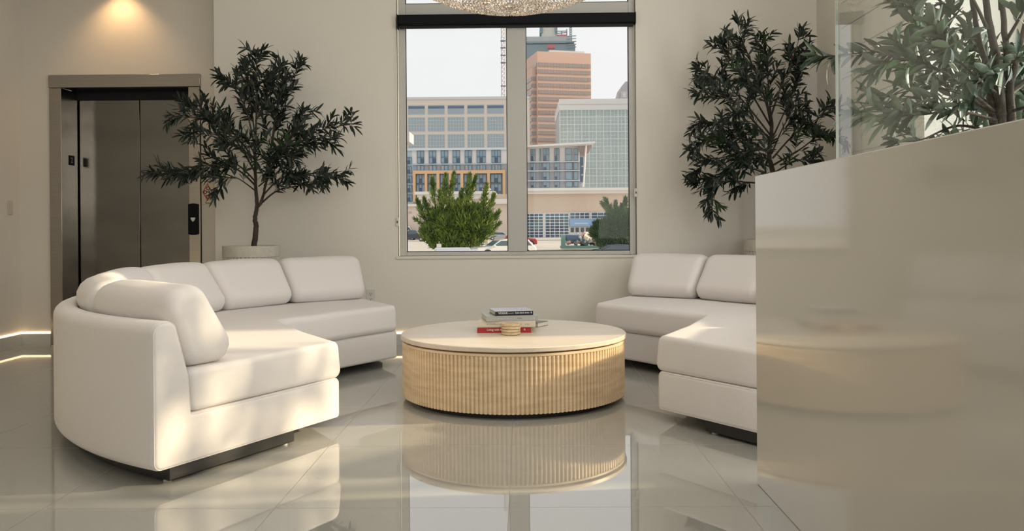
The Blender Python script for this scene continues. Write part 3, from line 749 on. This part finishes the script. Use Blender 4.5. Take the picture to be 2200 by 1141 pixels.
for k in range(ns):
    a = 2*PI*k/ns
    for j in range(34):
        t = (j+.5)/34; rr = RB*t; z = .155*t**2.2
        if t < .25 and k % 3: continue
        bead((rr*math.cos(a), rr*math.sin(a), z+rr_.uniform(-.001, .001)), .0085)
    for j in range(8): bead((RB*math.cos(a), RB*math.sin(a), .165+.018*j), .0085)
o = bd.build('crystal_beads', [M_crys, M_crysd], ch); o['kind'] = 'stuff'

# ------------------------------------------------------------------ the city outside; distance haze is put into the pale facade colours
GZ = -1.5
M_asph = mat('asphalt', (.52, .49, .45), .9, noise=((.05, .05, .05), (.46, .435, .40), 5))
struct(box(-400, 400, 12, 900, GZ-1, GZ).build('ground', M_asph), 'pale parking lot ground outside the window')
R_ = random.Random(77)
def pxm(Y): return Y/1800
class FB:
    """a building thing whose front lies on the plane y = Y; parts given in photograph positions"""
    def __init__(s, name, label, Y, px, cat='building', group=None):
        s.Y = Y; p = at(px, 487, Y); s.t = thing(name, label, cat, (p.x, Y, GZ), 0, group); s.o = s.t.location.copy()
    def lx(s, px, py=400): return at(px, py, s.Y).x-s.o.x
    def lz(s, py, px=None): return at(px if px else 1110, py, s.Y).z-s.o.z
    def box(s, name, x0, x1, y0, y1, d0, d1, m, par=None, ground=False, bevel=0):
        z0 = 0 if ground else s.lz(y1); return box(s.lx(x0), s.lx(x1), d0, d1, z0, s.lz(y0)).build(name, m, par or s.t, bevel=bevel)
    def window(s, x0, x1, y0, y1, m_pane, m_fr, nx=2, ny=1, dark=None, m_dark=None, fr=.5, proud=.12):
        X0, X1, Z0, Z1 = s.lx(x0), s.lx(x1), s.lz(y1), s.lz(y0); f = fr*pxm(s.Y); g = MB()
        g.box(X0, X1, -proud*.5, .05, Z0, Z1, mi=0)
        for k in range(nx+1):
            x = X0+(X1-X0)*k/nx; g.box(x-f/2, x+f/2, -proud, -proud*.5, Z0, Z1, mi=1)
        for k in range(ny+1):
            z = Z0+(Z1-Z0)*k/ny; g.box(X0, X1, -proud-.01, -proud*.5, z-f/2, z+f/2, mi=1)
        mats = [m_pane, m_fr]
        if dark:
            (a, b_, c, d) = dark; mats.append(m_dark)
            g.box(X0+(X1-X0)*a, X0+(X1-X0)*b_, -proud*.8, -proud*.5, Z0+(Z1-Z0)*c, Z0+(Z1-Z0)*d, mi=2)
        return g.build('window', mats, s.t)
P = lambda n_, c, r=.6: mat(n_, c, r)
# A: beige gridded block
M_bA = P('beige_stone', (.68, .61, .54)); M_cap = P('pale_grey_cap', (.60, .62, .63)); M_gA = P('grey_blue_glass', (.33, .40, .44), .25); M_gd = P('navy_glass', (.10, .16, .25), .25); M_line = P('pale_mullion', (.62, .66, .69))
A = FB('office_block', 'beige stone office block with a grid of glass bays in the left pane', 280, 1000)
A.box('facade', 868, 1139, 212, 500, 0, 40, M_bA, ground=True)
A.box('roof_cap', 868, 1139, 207, 212.5, -.3, 40, M_cap)
for k in range(7):
    x0 = 878+42.4*k; x1 = x0+36
    if k == 6: continue
    A.window(x0, x1, 224.5, 244, M_gA, M_line, 1, 1, dark=(.02, 1, .62, .9), m_dark=M_gd)
    A.window(x0, x1, 250.5, 280.5, M_gA, M_line, 6, 4, fr=.55)
    A.window(x0, x1, 287.5, 319, M_gA, M_line, 6, 4, fr=.55)
A.box('rooftop_unit', 868, 906, 303, 322, -30, -20, P('white_roof_unit', (.62, .61, .59)))
# B: brick tower, turned to show its left side
M_br = mat('salmon_brick', (.60, .41, .33), .8); M_bs = mat('tower_window_band', (.30, .27, .26), .35)
B_ = FB('brick_tower', 'tall salmon brick tower with grey window bands in the middle of the view', 350, 1157)
B_.t.rotation_euler = (0, 0, math.radians(14))
k_ = pxm(350)
hB = at(1157, 110, 350).z-GZ
MB().box(0, 121*k_, 0, 26*k_*4, 0, hB).build('tower_body', M_br, B_.t)
MB().box(-9*k_, 0, 2, 26*k_*4, 0, hB-32*k_).build('side_wing', M_br, B_.t)
MB().box(32*k_, 112*k_, 3, 40, hB, hB+7*k_).build('rooftop_plant', M_cap, B_.t)
for j in range(14):
    z1 = hB-(24+14.7*j)*k_; z0 = z1-8.0*k_
    if z0 < 2: break
    g = MB().box(.5, 120*k_, -.25, .1, z0, z1, mi=0)
    for q in range(1, 36): g.box(q*3.35*k_-.05, q*3.35*k_+.05, -.28, -.2, z0, z1, mi=1)
    g.build('window_band', [M_bs, M_br], B_.t)
    g = MB().box(-.25, .1, .5, 100*k_, z0, z1, mi=0) if j < 2 else MB().box(-9*k_-.25, -9*k_+.1, 2.5, 100*k_, z0, z1, mi=0)
    if j >= 2: g.box(-9*k_, 0, 1.75, 2.1, z0, z1, mi=0)
    g.build('window_band', [M_bs, M_br], B_.t)
# construction tower behind
M_con = P('netted_concrete', (.22, .29, .33)); M_con2 = P('raw_concrete', (.42, .45, .46)); M_redp = P('red_steel', (.50, .16, .17))
K = FB('unfinished_tower', 'dark unfinished tower with scaffolding behind the brick tower', 430, 1180)
K.box('lower_floors', 1122, 1238, 96, 200, 0, 30, M_con, ground=True)
K.box('top_slab', 1118, 1232, 78, 97, 1, 28, M_con2)
K.box('slab_edge', 1116, 1236, 90, 94, -.6, 29, M_con)
K.box('lift_core', 1167, 1197, 50, 78, 6, 16, P('core_concrete', (.60, .60, .55)))
K.box('core_formwork', 1163, 1169, 50, 66, 5, 17, M_con); K.box('core_formwork', 1196, 1201, 50, 67, 5, 17, M_con)
g = MB()
for (x0, y0, x1, y1) in ((1195, 64, 1221, 64), (1197, 69, 1221, 67), (1221, 60, 1221, 80), (1210, 64, 1210, 78), (1232, 55, 1232, 100), (1228, 55, 1228, 100)):
    a = Vector((K.lx(x0), 4, K.lz(y0))); b_ = Vector((K.lx(x1), 4, K.lz(y1))); g.tube([a, b_], .28, 4)
for k in range(9): g.tube([(K.lx(1228), 4, K.lz(58+5*k)), (K.lx(1232), 4, K.lz(55+5*k))], .2, 4)
for k in range(5): g.tube([(K.lx(1219), -1, K.lz(80+6*k)), (K.lx(1240), -1, K.lz(79+6*k))], .25, 4)
g.build('scaffold', M_con, K.t)
K.box('red_beam', 1200, 1221, 72, 77, 3, 5, M_redp); K.box('red_beam', 1178, 1193, 102, 109, -6, -3, M_redp)
# crane mast
cr_ = FB('crane_mast', 'thin lattice crane mast rising left of the window mullion', 420, 1083, cat='crane')
g = MB(); xa, xb = cr_.lx(1079.5), cr_.lx(1086.5)
for x in (xa, xb): g.tube([(x, 0, 0), (x, 0, cr_.lz(-120))], .22, 4)
zc = 40
while zc < cr_.lz(-110):
    g.tube([(xa, 0, zc), (xb, 0, zc+2.2)], .13, 4); g.tube([(xa, 0, zc+2.2), (xb, 0, zc+2.2)], .13, 4); zc += 2.2
g.build('lattice', P('crane_paint', (.62, .52, .50)), cr_.t)
for yy in (87, 102, 118, 134, 184): cr_.box('platform', 1077.5, 1088.5, yy, yy+1.4, -1, 1, M_gd)
# C: glass curtain-wall block
M_cw = mat('pale_curtain_glass', (.40, .48, .49), .3, noise=((.16, .16, .16), (.33, .41, .43), 2)); M_par = P('pale_parapet', (.66, .66, .66))
G = FB('glass_block', 'pale glass curtain wall block at the right of the window view', 300, 1275)
G.box('curtain_wall', 1204, 1420, 236, 480, 0, 40, M_cw, ground=True)
G.box('parapet', 1203, 1420, 214, 237, -.2, 40, M_par)
G.box('parapet_line', 1203, 1420, 225.5, 226.3, -.3, 0, M_cw)
g = MB()
for k in range(26):
    x = G.lx(1204+7.8*k); f = .06 if k % 2 else .13; g.box(x-f, x+f, -.25, 0, 0, G.lz(237))
for k in range(26):
    z = G.lz(237+7.9*k); f = .05 if k % 2 else .12
    if z > 0: g.box(G.lx(1204), G.lx(1420), -.22, 0, z-f, z+f)
g.build('mullion_grid', P('curtain_mullion', (.60, .66, .66)), G.t)
# D: old stone top at far right
D = FB('stone_tower', 'grey stone tower top with a curved roof at the right edge of the view', 360, 1345)
D.box('shaft', 1335, 1372, 198, 420, 0, 20, P('grey_stone', (.50, .51, .53)), ground=True)
g = MB().prism([(D.lx(1326), D.lz(216)), (D.lx(1334), D.lz(200)), (D.lx(1338), D.lz(186)), (D.lx(1346), D.lz(177)), (D.lx(1372), D.lz(174)), (D.lx(1372), D.lz(216))], .5, 18)
g.build('curved_roof', P('grey_slate', (.42, .44, .47)), D.t)
D.box('roof_window', 1339, 1346, 201, 212, -.3, 0, M_cap)
# E: white and blue apartment building with an orange frame
M_wh = P('white_panel', (.76, .74, .75)); M_gp = P('grey_panel', (.40, .41, .45)); M_or = P('orange_panel', (.74, .49, .28)); M_bg = P('blue_pane', (.30, .43, .53), .2)
M_dk = P('dark_blue_pane', (.07, .11, .19), .2); M_fr = P('slate_frame', (.10, .15, .20)); M_bwall = P('pale_blue_panel', (.45, .55, .62))
Ee = FB('apartment_building', 'white panelled apartment building with blue windows and an orange frame', 200, 1000)
Ee.box('facade', 860, 1246, 322, 480, 0, 25, M_gp, ground=True)
Ee.box('white_cladding', 886, 1100, 321, 350, -.11, 0, M_wh)
Ee.box('blue_cladding', 860, 888, 322, 480, -.1, 0, M_bwall)
Ee.box('roof_edge', 860, 1100, 317, 322, -.6, 25, P('pale_roof_edge', (.66, .71, .76)))
Ee.box('floor_band', 860, 1120, 350, 353, -.3, 0, M_bwall)
wx = [(897, 14.5), (922.5, 15), (948, 15), (973.5, 15), (999.5, 14.5), (1025, 18.5), (1057, 19)]
for i, (x, wd) in enumerate(wx):
    dkk = (.5, .98, .02, .40) if i < 5 else (.35, .7, .02, .42)
    Ee.window(x, x+wd, 322.5, 349.5, M_bg, M_fr, 2 if i < 5 else 3, 2, dark=dkk, m_dark=M_dk, fr=.6, proud=.4)
    Ee.window(x, x+wd, 354, 365, M_bg, M_fr, 2 if i < 5 else 3, 1, dark=(.4, .7, 0, 1) if i > 4 else (.0, .4, 0, 1), m_dark=M_gp, fr=.6, proud=.3)
    for (y0, y1) in ((374, 392), (395, 411), (414, 430)):
        Ee.window(x-2, x+wd+1, y0, y1, M_bg, M_fr, 3, 1, dark=(.36, .68, .02, .55) if (i+int(y0)) % 3 else (.36, .7, .02, .9), m_dark=M_dk, fr=.6, proud=.3)
for y0 in (336, 356, 376, 396, 416):
    Ee.window(874, 885, y0, y0+15, M_bg, M_fr, 2, 1, dark=(.2, .7, .0, .55), m_dark=M_dk, fr=.5, proud=.4)
Ee.box('orange_frame', 888.5, 1086, 365.5, 372.5, -1.2, 0, M_or)
for (xa_, xb_) in ((888.5, 894), (913.5, 919), (939, 945), (965, 970.5), (990, 996), (1015.5, 1021.5), (1047, 1053), (1080.5, 1086)):
    Ee.box('orange_pier', xa_, xb_, 372.5, 432, -1.2, 0, M_or)
# right wing with the sloping roof
Ee.box('white_cladding', 1120, 1246, 317, 347.5, -.12, 0, M_wh)
for yy in (347.5, 366.8, 388): Ee.box('floor_band', 1110, 1246, yy, yy+2.2, -.6, 0, P('pale_band', (.62, .67, .73)))
for (x0, x1, nx) in ((1140.5, 1151, 2), (1159.5, 1163, 1), (1167, 1180.5, 2), (1191.5, 1202, 2), (1215, 1229.5, 1), (1233, 1242, 1)):
    for (y0, y1) in ((320, 346.5), (350.5, 366), (370, 387), (391, 403)):
        Ee.window(x0, x1, y0, y1, M_bg, M_fr, nx, 2 if y0 == 320 else 1, dark=(.1, .55, .02, .4) if nx == 2 else None, m_dark=M_dk, fr=.5, proud=.4)
g = MB().prism([(Ee.lx(1110), Ee.lz(319)), (Ee.lx(1275), Ee.lz(310.5)), (Ee.lx(1274), Ee.lz(313.5)), (Ee.lx(1245), Ee.lz(316)), (Ee.lx(1110), Ee.lz(322))], -6, 25)
g.build('sloping_roof', P('white_roof', (.74, .74, .73)), Ee.t)
g = MB().prism([(Ee.lx(1245), Ee.lz(313)), (Ee.lx(1273), Ee.lz(311.5)), (Ee.lx(1266), Ee.lz(327.5)), (Ee.lx(1245), Ee.lz(328))], -1, 14)
g.build('roof_soffit', P('brown_soffit', (.34, .28, .26)), Ee.t)
g = MB().tube([(Ee.lx(1258.5), -2, Ee.lz(313)), (Ee.lx(1252), -2, Ee.lz(404))], .22, 6); g.build('slanted_column', M_wh, Ee.t)
for (y0, y1) in ((338, 356), (360, 374), (378, 392)): Ee.box('corner_pane', 1246, 1254, y0, y1, .5, 12, M_dk)
# F: retail building
M_tan = mat('tan_render', (.66, .545, .44), .8, noise=((.12, .1, .02), (.62, .50, .40), 3)); M_cor = P('cream_cornice', (.78, .75, .71)); M_peach = P('peach_render', (.72, .60, .52))
F = FB('retail_building', 'long tan shop building with a cream cornice and large gridded shop windows', 160, 1100, cat='shop building')
F.box('wall', 1060, 1420, 417, 520, 0, 20, M_tan, ground=True)
F.box('cornice', 1095, 1420, 405.5, 411, -1.6, 20, M_cor); F.box('cornice', 1095, 1420, 411, 417.5, -1.0, 20, M_cor)
F.box('orange_strip', 1110, 1272, 402.5, 405.8, 5, 9, M_or)
F.box('raised_wall', 900, 1060, 424, 520, -.5, 18, M_peach, ground=True)
F.box('raised_cornice', 893, 1064, 411, 417, -2.0, 18, M_cor); F.box('raised_cornice', 898, 1060, 417, 427, -1.3, 18, M_cor)
F.box('low_wall', 1060, 1100, 438, 520, -1, 15, M_peach, ground=True); F.box('low_cornice', 1060, 1100, 428, 438, -1.8, 15, M_cor)
F.box('low_wall', 860, 902, 442, 520, -1, 15, M_peach, ground=True); F.box('low_cornice', 860, 900, 437, 442, -1.5, 15, M_cor)
M_sg = mat('shop_glass', (.10, .22, .26), .15, noise=((.25, .25, .3), (.03, .05, .12), 2)); M_mu = P('white_mullion', (.76, .78, .78))
F.box('storefront_recess', 1128, 1350, 458.5, 520, -.1, 0, M_cor)
for (x0, x1, nx) in ((1128, 1166, 4), (1171, 1221, 5)):
    F.window(x0, x1, 459.5, 511, M_sg, M_mu, nx, 8, fr=1.1, proud=.3)
for (x0, x1, nx) in ((1224, 1266, 4), (1270, 1322, 4), (1326, 1360, 3)):
    F.window(x0, x1, 458, 471, M_sg, M_mu, nx, 2, fr=1.1, proud=.3)
for x0 in (1224.5, 1235, 1246, 1257): F.window(x0, x0+8.5, 489.5, 500.5, P('door_pane', (.07, .08, .09), .2), M_mu, 1, 1, fr=1, proud=.3)
F.box('low_ramp_wall', 1110, 1211, 511.5, 530, -20, -.2, P('pale_concrete', (.55, .52, .47)), ground=True)
sg = F.box('shop_sign', 1223, 1322, 472.5, 487, -.8, -.2, P('blue_sign', (.25, .42, .68)))
mw = Matrix.Translation((F.lx(1233), -.85, F.lz(480.8))) @ Matrix.Rotation(PI/2, 4, 'X')
text_mesh('Eastwarehouse', .42, 'sign_lettering', P('sign_white', (.85, .88, .92)), F.t, mw, .02, bold=True)
F.box('vent', 879, 885, 453, 457, -1.1, -1, P('vent_tan', (.5, .42, .37)))

# vehicles
M_tyre = P('tyre', (.03, .03, .03), .8); M_rim = P('rim', (.55, .55, .56), .3); M_cg = P('car_glass', (.10, .14, .17), .1); M_lamp = P('car_lamp', (.7, .7, .68), .2)
def car(name, label, loc, rz, paint, style='sedan', cat='car', L=4.6, Wd=1.8, Hh=1.48):
    t = thing(name, label, cat, loc, rz)
    if style == 'van':
        body = [(-.5, .18), (.5, .18), (.5, .38), (.46, .52), (.34, .58), (.22, .97), (.16, 1), (-.48, 1), (-.5, .95)]
        gl = [(.325, .60), (.225, .93), (.10, .93), (.10, .60)]
    elif style == 'truck':
        body = [(-.5, .25), (.5, .25), (.5, .52), (.46, .60), (.24, .64), (.14, .98), (-.06, 1), (-.12, .66), (-.5, .64)]
        gl = [(.22, .66), (.13, .94), (-.05, .94), (-.08, .66)]
    elif style == 'suv':
        body = [(-.5, .20), (.5, .20), (.5, .50), (.46, .60), (.24, .66), (.10, .95), (-.02, 1), (-.36, .99), (-.47, .66), (-.5, .58)]
        gl = [(.21, .68), (.09, .92), (-.34, .93), (-.42, .68)]
    else:
        body = [(-.5, .22), (.5, .22), (.5, .48), (.46, .58), (.26, .63), (.10, .96), (-.02, 1), (-.20, .97), (-.36, .68), (-.5, .62)]
        gl = [(.23, .65), (.09, .92), (-.18, .92), (-.31, .67)]
    b_ = MB().prism([(x*L, z*Hh) for x, z in body], -Wd/2, Wd/2).build('body', paint, t, bevel=.09, seg=3)
    g = MB().prism([(x*L, z*Hh) for x, z in gl], -Wd/2-.012, Wd/2+.012); g.build('side_windows', M_cg, t, bevel=.01)
    if style != 'truck' or 1:
        a = body[-4 if style == 'sedan' else 4]
    # windscreen and rear screen as slabs on the sloping faces
    k = 4
    (xa1, za1), (xb1, zb1) = body[k], body[k+1]
    d = Vector((xb1*L-xa1*L, 0, zb1*Hh-za1*Hh)); nrm = Vector((d.z, 0, -d.x)).normalized()*.012
    if nrm.x < 0: nrm = -nrm
    s0 = Vector((xa1*L, 0, za1*Hh))+d*.12; s1 = Vector((xa1*L, 0, za1*Hh))+d*.9; h_ = Wd*.42
    MB().quad(s0+nrm+Vector((0, -h_, 0)), s0+nrm+Vector((0, h_, 0)), s1+nrm+Vector((0, h_*.92, 0)), s1+nrm+Vector((0, -h_*.92, 0))).build('windscreen', M_cg, t)
    wr = .33 if style in ('sedan',) else .40
    for x in (-.31*L, .31*L):
        for s_ in (-1, 1):
            wo = bpy.data.objects.new('wheel', None)
            g = MB(); pts = [(x, s_*(Wd/2-.20), wr), (x, s_*(Wd/2+.01), wr)]
            g.tube(pts, wr, 20); wh = g.build('wheel', M_tyre, t, smooth=math.radians(40))
            MB().tube([(x, s_*(Wd/2+.005), wr), (x, s_*(Wd/2+.02), wr)], wr*.6, 16).build('hub_cap', M_rim, wh, smooth=math.radians(40))
    for s_ in (-1, 1):
        MB().box(.485*L, .503*L, s_*Wd*.36-.14, s_*Wd*.36+.14, Hh*.42, Hh*.50).build('headlight', M_lamp, t, bevel=.02)
        MB().box(.18*L, .22*L, s_*(Wd/2+.08)-.08, s_*(Wd/2+.08)+.08, Hh*.64, Hh*.72).build('wing_mirror', paint, t, bevel=.03)
    return t
def gp(px, Y): p = at(px, 500, Y); return (p.x, Y, GZ)
M_pw = mat('paint_white', (.72, .72, .71), .25, coat=.6); M_pk = mat('paint_black', (.02, .03, .06), .2, coat=.8); M_pr = mat('paint_red', (.42, .03, .03), .25, coat=.6); M_ps = mat('paint_silver', (.45, .47, .50), .25, metal=.4, coat=.6)
car('delivery_van', 'white delivery van parked behind the black pickup at the left window edge', gp(866, 157), .0, M_pw, 'van', 'van', 5.8, 2.0, 2.6)
car('pickup_truck', 'black pickup truck parked at the left edge of the window view', gp(884, 142), .0, M_pk, 'truck', 'truck', 5.6, 1.9, 1.95)
car('parked_car', 'white car seen from the side at the bottom of the left pane', gp(1080, 62), PI+.35, M_pw, 'suv', 'car', 4.7, 1.8, 1.53)
car('parked_car', 'silver car of which only the roof shows at the bottom of the left pane', gp(972, 41), PI/2+.1, M_ps, 'sedan', 'car', 4.6, 1.75, 1.46)
car('parked_car', 'red car partly hidden behind the window mullion', gp(1118, 98), 0, M_pr, 'suv', 'car', 3.9, 1.75, 1.65)
car('parked_car', 'silver car far off in front of the low peach wall', gp(1074, 150), 0.1, M_ps, 'sedan', 'car', 4.5, 1.75, 1.5)
car('parked_car', 'dark car at the bottom right corner of the window view', gp(1335, 60), .0, M_pk, 'sedan', 'car', 4.6, 1.8, 1.12)
# skip full of rubble
Y0 = 88; t = thing('rubble_skip', 'green container heaped with rubble in the parking lot', 'container', gp(1250, Y0))
k_ = pxm(Y0)
M_gn = P('green_steel', (.12, .26, .22))
MB().box(-46*k_, 52*k_, -1.2, 1.2, .1, 7.5*k_).build('container_body', M_gn, t, bevel=.03)
MB().box(-44*k_, -36*k_, -1.2, 1.2, 7.5*k_, 30*k_).build('green_post', M_gn, t)
MB().box(-36*k_, -6*k_, -1.0, 1.2, 18*k_, 31*k_).build('dark_cab', M_dk, t, bevel=.1)
g = MB(); rr = random.Random(9); cols = [P('rubble_white', (.78, .76, .72)), P('rubble_tan', (.58, .46, .38)), P('rubble_pink', (.55, .36, .32)), P('rubble_grey', (.38, .42, .48)), P('rubble_cream', (.72, .66, .52))]
for k in range(170):
    u = rr.uniform(-30, 50); top = 8+20*max(0, 1-abs(u-2)/50)*rr.random(); c = Vector((u*k_, rr.uniform(-1, 1), (6+top)*k_))
    s1, s2, s3 = [rr.uniform(.06, .4) for _ in range(3)]; Rr = Matrix.Rotation(rr.uniform(0, 3), 3, rvec(rr))
    i = len(g.v); mi = rr.randrange(5)
    for z in (-s3, s3):
        for (x, y) in ((-s1, -s2), (s1, -s2), (s1, s2), (-s1, s2)): g.v.append(tuple(c+Rr @ Vector((x, y, z*.5))))
    for f in ((3, 2, 1, 0), (4, 5, 6, 7), (0, 1, 5, 4), (1, 2, 6, 5), (2, 3, 7, 6), (3, 0, 4, 7)): g.f.append(tuple(i+q for q in f)); g.m.append(mi)
o = g.build('rubble', cols, t); o['kind'] = 'stuff'
# pale yellow post with a flat cap, and small sign
lp = thing('yellow_post', 'pale yellow post behind the big shrub', 'lamp post', gp(1046, 84))
MB().tube([(0, 0, 0), (0, 0, 6.2)], [.2, .13], 10).build('post', P('pale_yellow_paint', (.72, .66, .46)), lp, smooth=True)
MB().box(-.45, .45, -.15, .15, 6.1, 6.25).build('lamp_head', M_mu, lp, bevel=.03)
ps = thing('parking_sign', 'small white sign on a post in front of the big shrub', 'sign', gp(943, 56))
MB().tube([(0, 0, 0), (0, 0, 1.5)], .03, 8).build('post', M_con, ps)
MB().box(-.16, .16, -.05, -.03, .75, 1.32).build('sign_plate', M_cor, ps)

# shrubs: upright conifer-like growth
M_jun = mat('shrub_needles', (.055, .115, .02), .7, noise=((1.2, 1.2, 1.2), (.22, .30, .05), 3))
M_jun2 = mat('shrub_needles_dark', (.05, .095, .045), .7, noise=((1.5, 1.5, 1.5), (.10, .17, .07), 3))
def shrub(label, px, Y, parts, seed, m, n_tuft):
    r = random.Random(seed); p0 = at(px, 520, Y); t = thing('shrub', label, 'shrub', (p0.x, Y, GZ)); O = Vector(t.location)
    fo = MB(); st = MB(); k_ = pxm(Y)
    def tuft(c, d, s_):
        a = d.cross(rvec(r)).normalized(); w_ = s_*.20
        i = len(fo.v); fo.v += [tuple(c-a*w_), tuple(c+a*w_), tuple(c+d*s_+a*w_*.5), tuple(c+d*s_*1.5), tuple(c+d*s_-a*w_*.5)]; fo.f.append((i, i+1, i+2, i+3, i+4)); fo.m.append(0)
    root = Vector((0, 0, .0))
    for (x, y, rad, kind) in parts:
        c = at(x, y, Y)-O; R = rad*k_
        if kind == 'blob':
            st.tube([root, root.lerp(c, .5)+Vector((r.gauss(0, .2), 0, 0)), c], [.12, .07, .03], 6)
            for q in range(int(n_tuft*(rad/30)**2)):
                v = rvec(r); rr = R*r.uniform(.55, 1.05); v.y *= .8; v.z *= .85
                tuft(c+v*rr, (v+Vector((0, 0, .9))+rvec(r)*.5).normalized(), r.uniform(.12, .30)*Y/70)
        else:      # spire: (x,y) tip, rad = length downward in px, kind = base x offset
            b_ = at(x+kind, y+rad, Y)-O; ax = (c-b_); Ls = ax.length; ax.normalize()
            b_.y += r.uniform(-.6, .6); st.tube([b_, c], [.05, .012], 5)
            for q in range(int(rad*9)):
                u = r.random()**.8; pc = b_+ax*(Ls*u); side = rvec(r); tuft(pc+side*(.05+.5*(1-u)*Y/70)*r.random(), (ax+side*.7).normalized(), r.uniform(.12, .24)*Y/70)
    st.build('stems', M_bark, t, smooth=True); fo.build('foliage', m, t)
    return t
shrub('big green shrub with upright spiky shoots in the left pane', 985, 72,
      [(960, 480, 34, 'blob'), (1000, 475, 36, 'blob'), (930, 500, 28, 'blob'), (1025, 490, 32, 'blob'), (970, 515, 32, 'blob'), (1010, 512, 30, 'blob'), (940, 465, 22, 'blob'), (1040, 470, 20, 'blob'), (985, 450, 24, 'blob'), (1020, 455, 20, 'blob'), (940, 520, 20, 'blob'),
       (930, 383, 60, 6), (959, 375, 75, -6), (976, 371, 70, -12), (1010, 376, 70, -8), (1022, 380, 55, -16), (944, 410, 45, 4), (992, 408, 45, -4), (1046, 396, 60, -8), (1062, 418, 50, -14), (1072, 452, 40, -22), (898, 430, 40, 14), (904, 455, 30, 20), (890, 470, 18, 30), (1074, 478, 26, -24), (912, 425, 40, 12)], 5, M_jun, 2200)
shrub('dark green shrub at the right edge of the window view', 1320, 76,
      [(1320, 495, 34, 'blob'), (1345, 480, 30, 'blob'), (1298, 505, 26, 'blob'), (1345, 515, 32, 'blob'), (1310, 520, 24, 'blob'), (1330, 465, 18, 'blob'), (1290, 488, 16, 'blob'), (1280, 500, 14, 'blob'),
       (1300, 427, 40, 16), (1292, 436, 22, 20), (1322, 434, 34, 6), (1345, 426, 40, -2), (1336, 440, 30, 2)], 6, M_jun2, 2400)
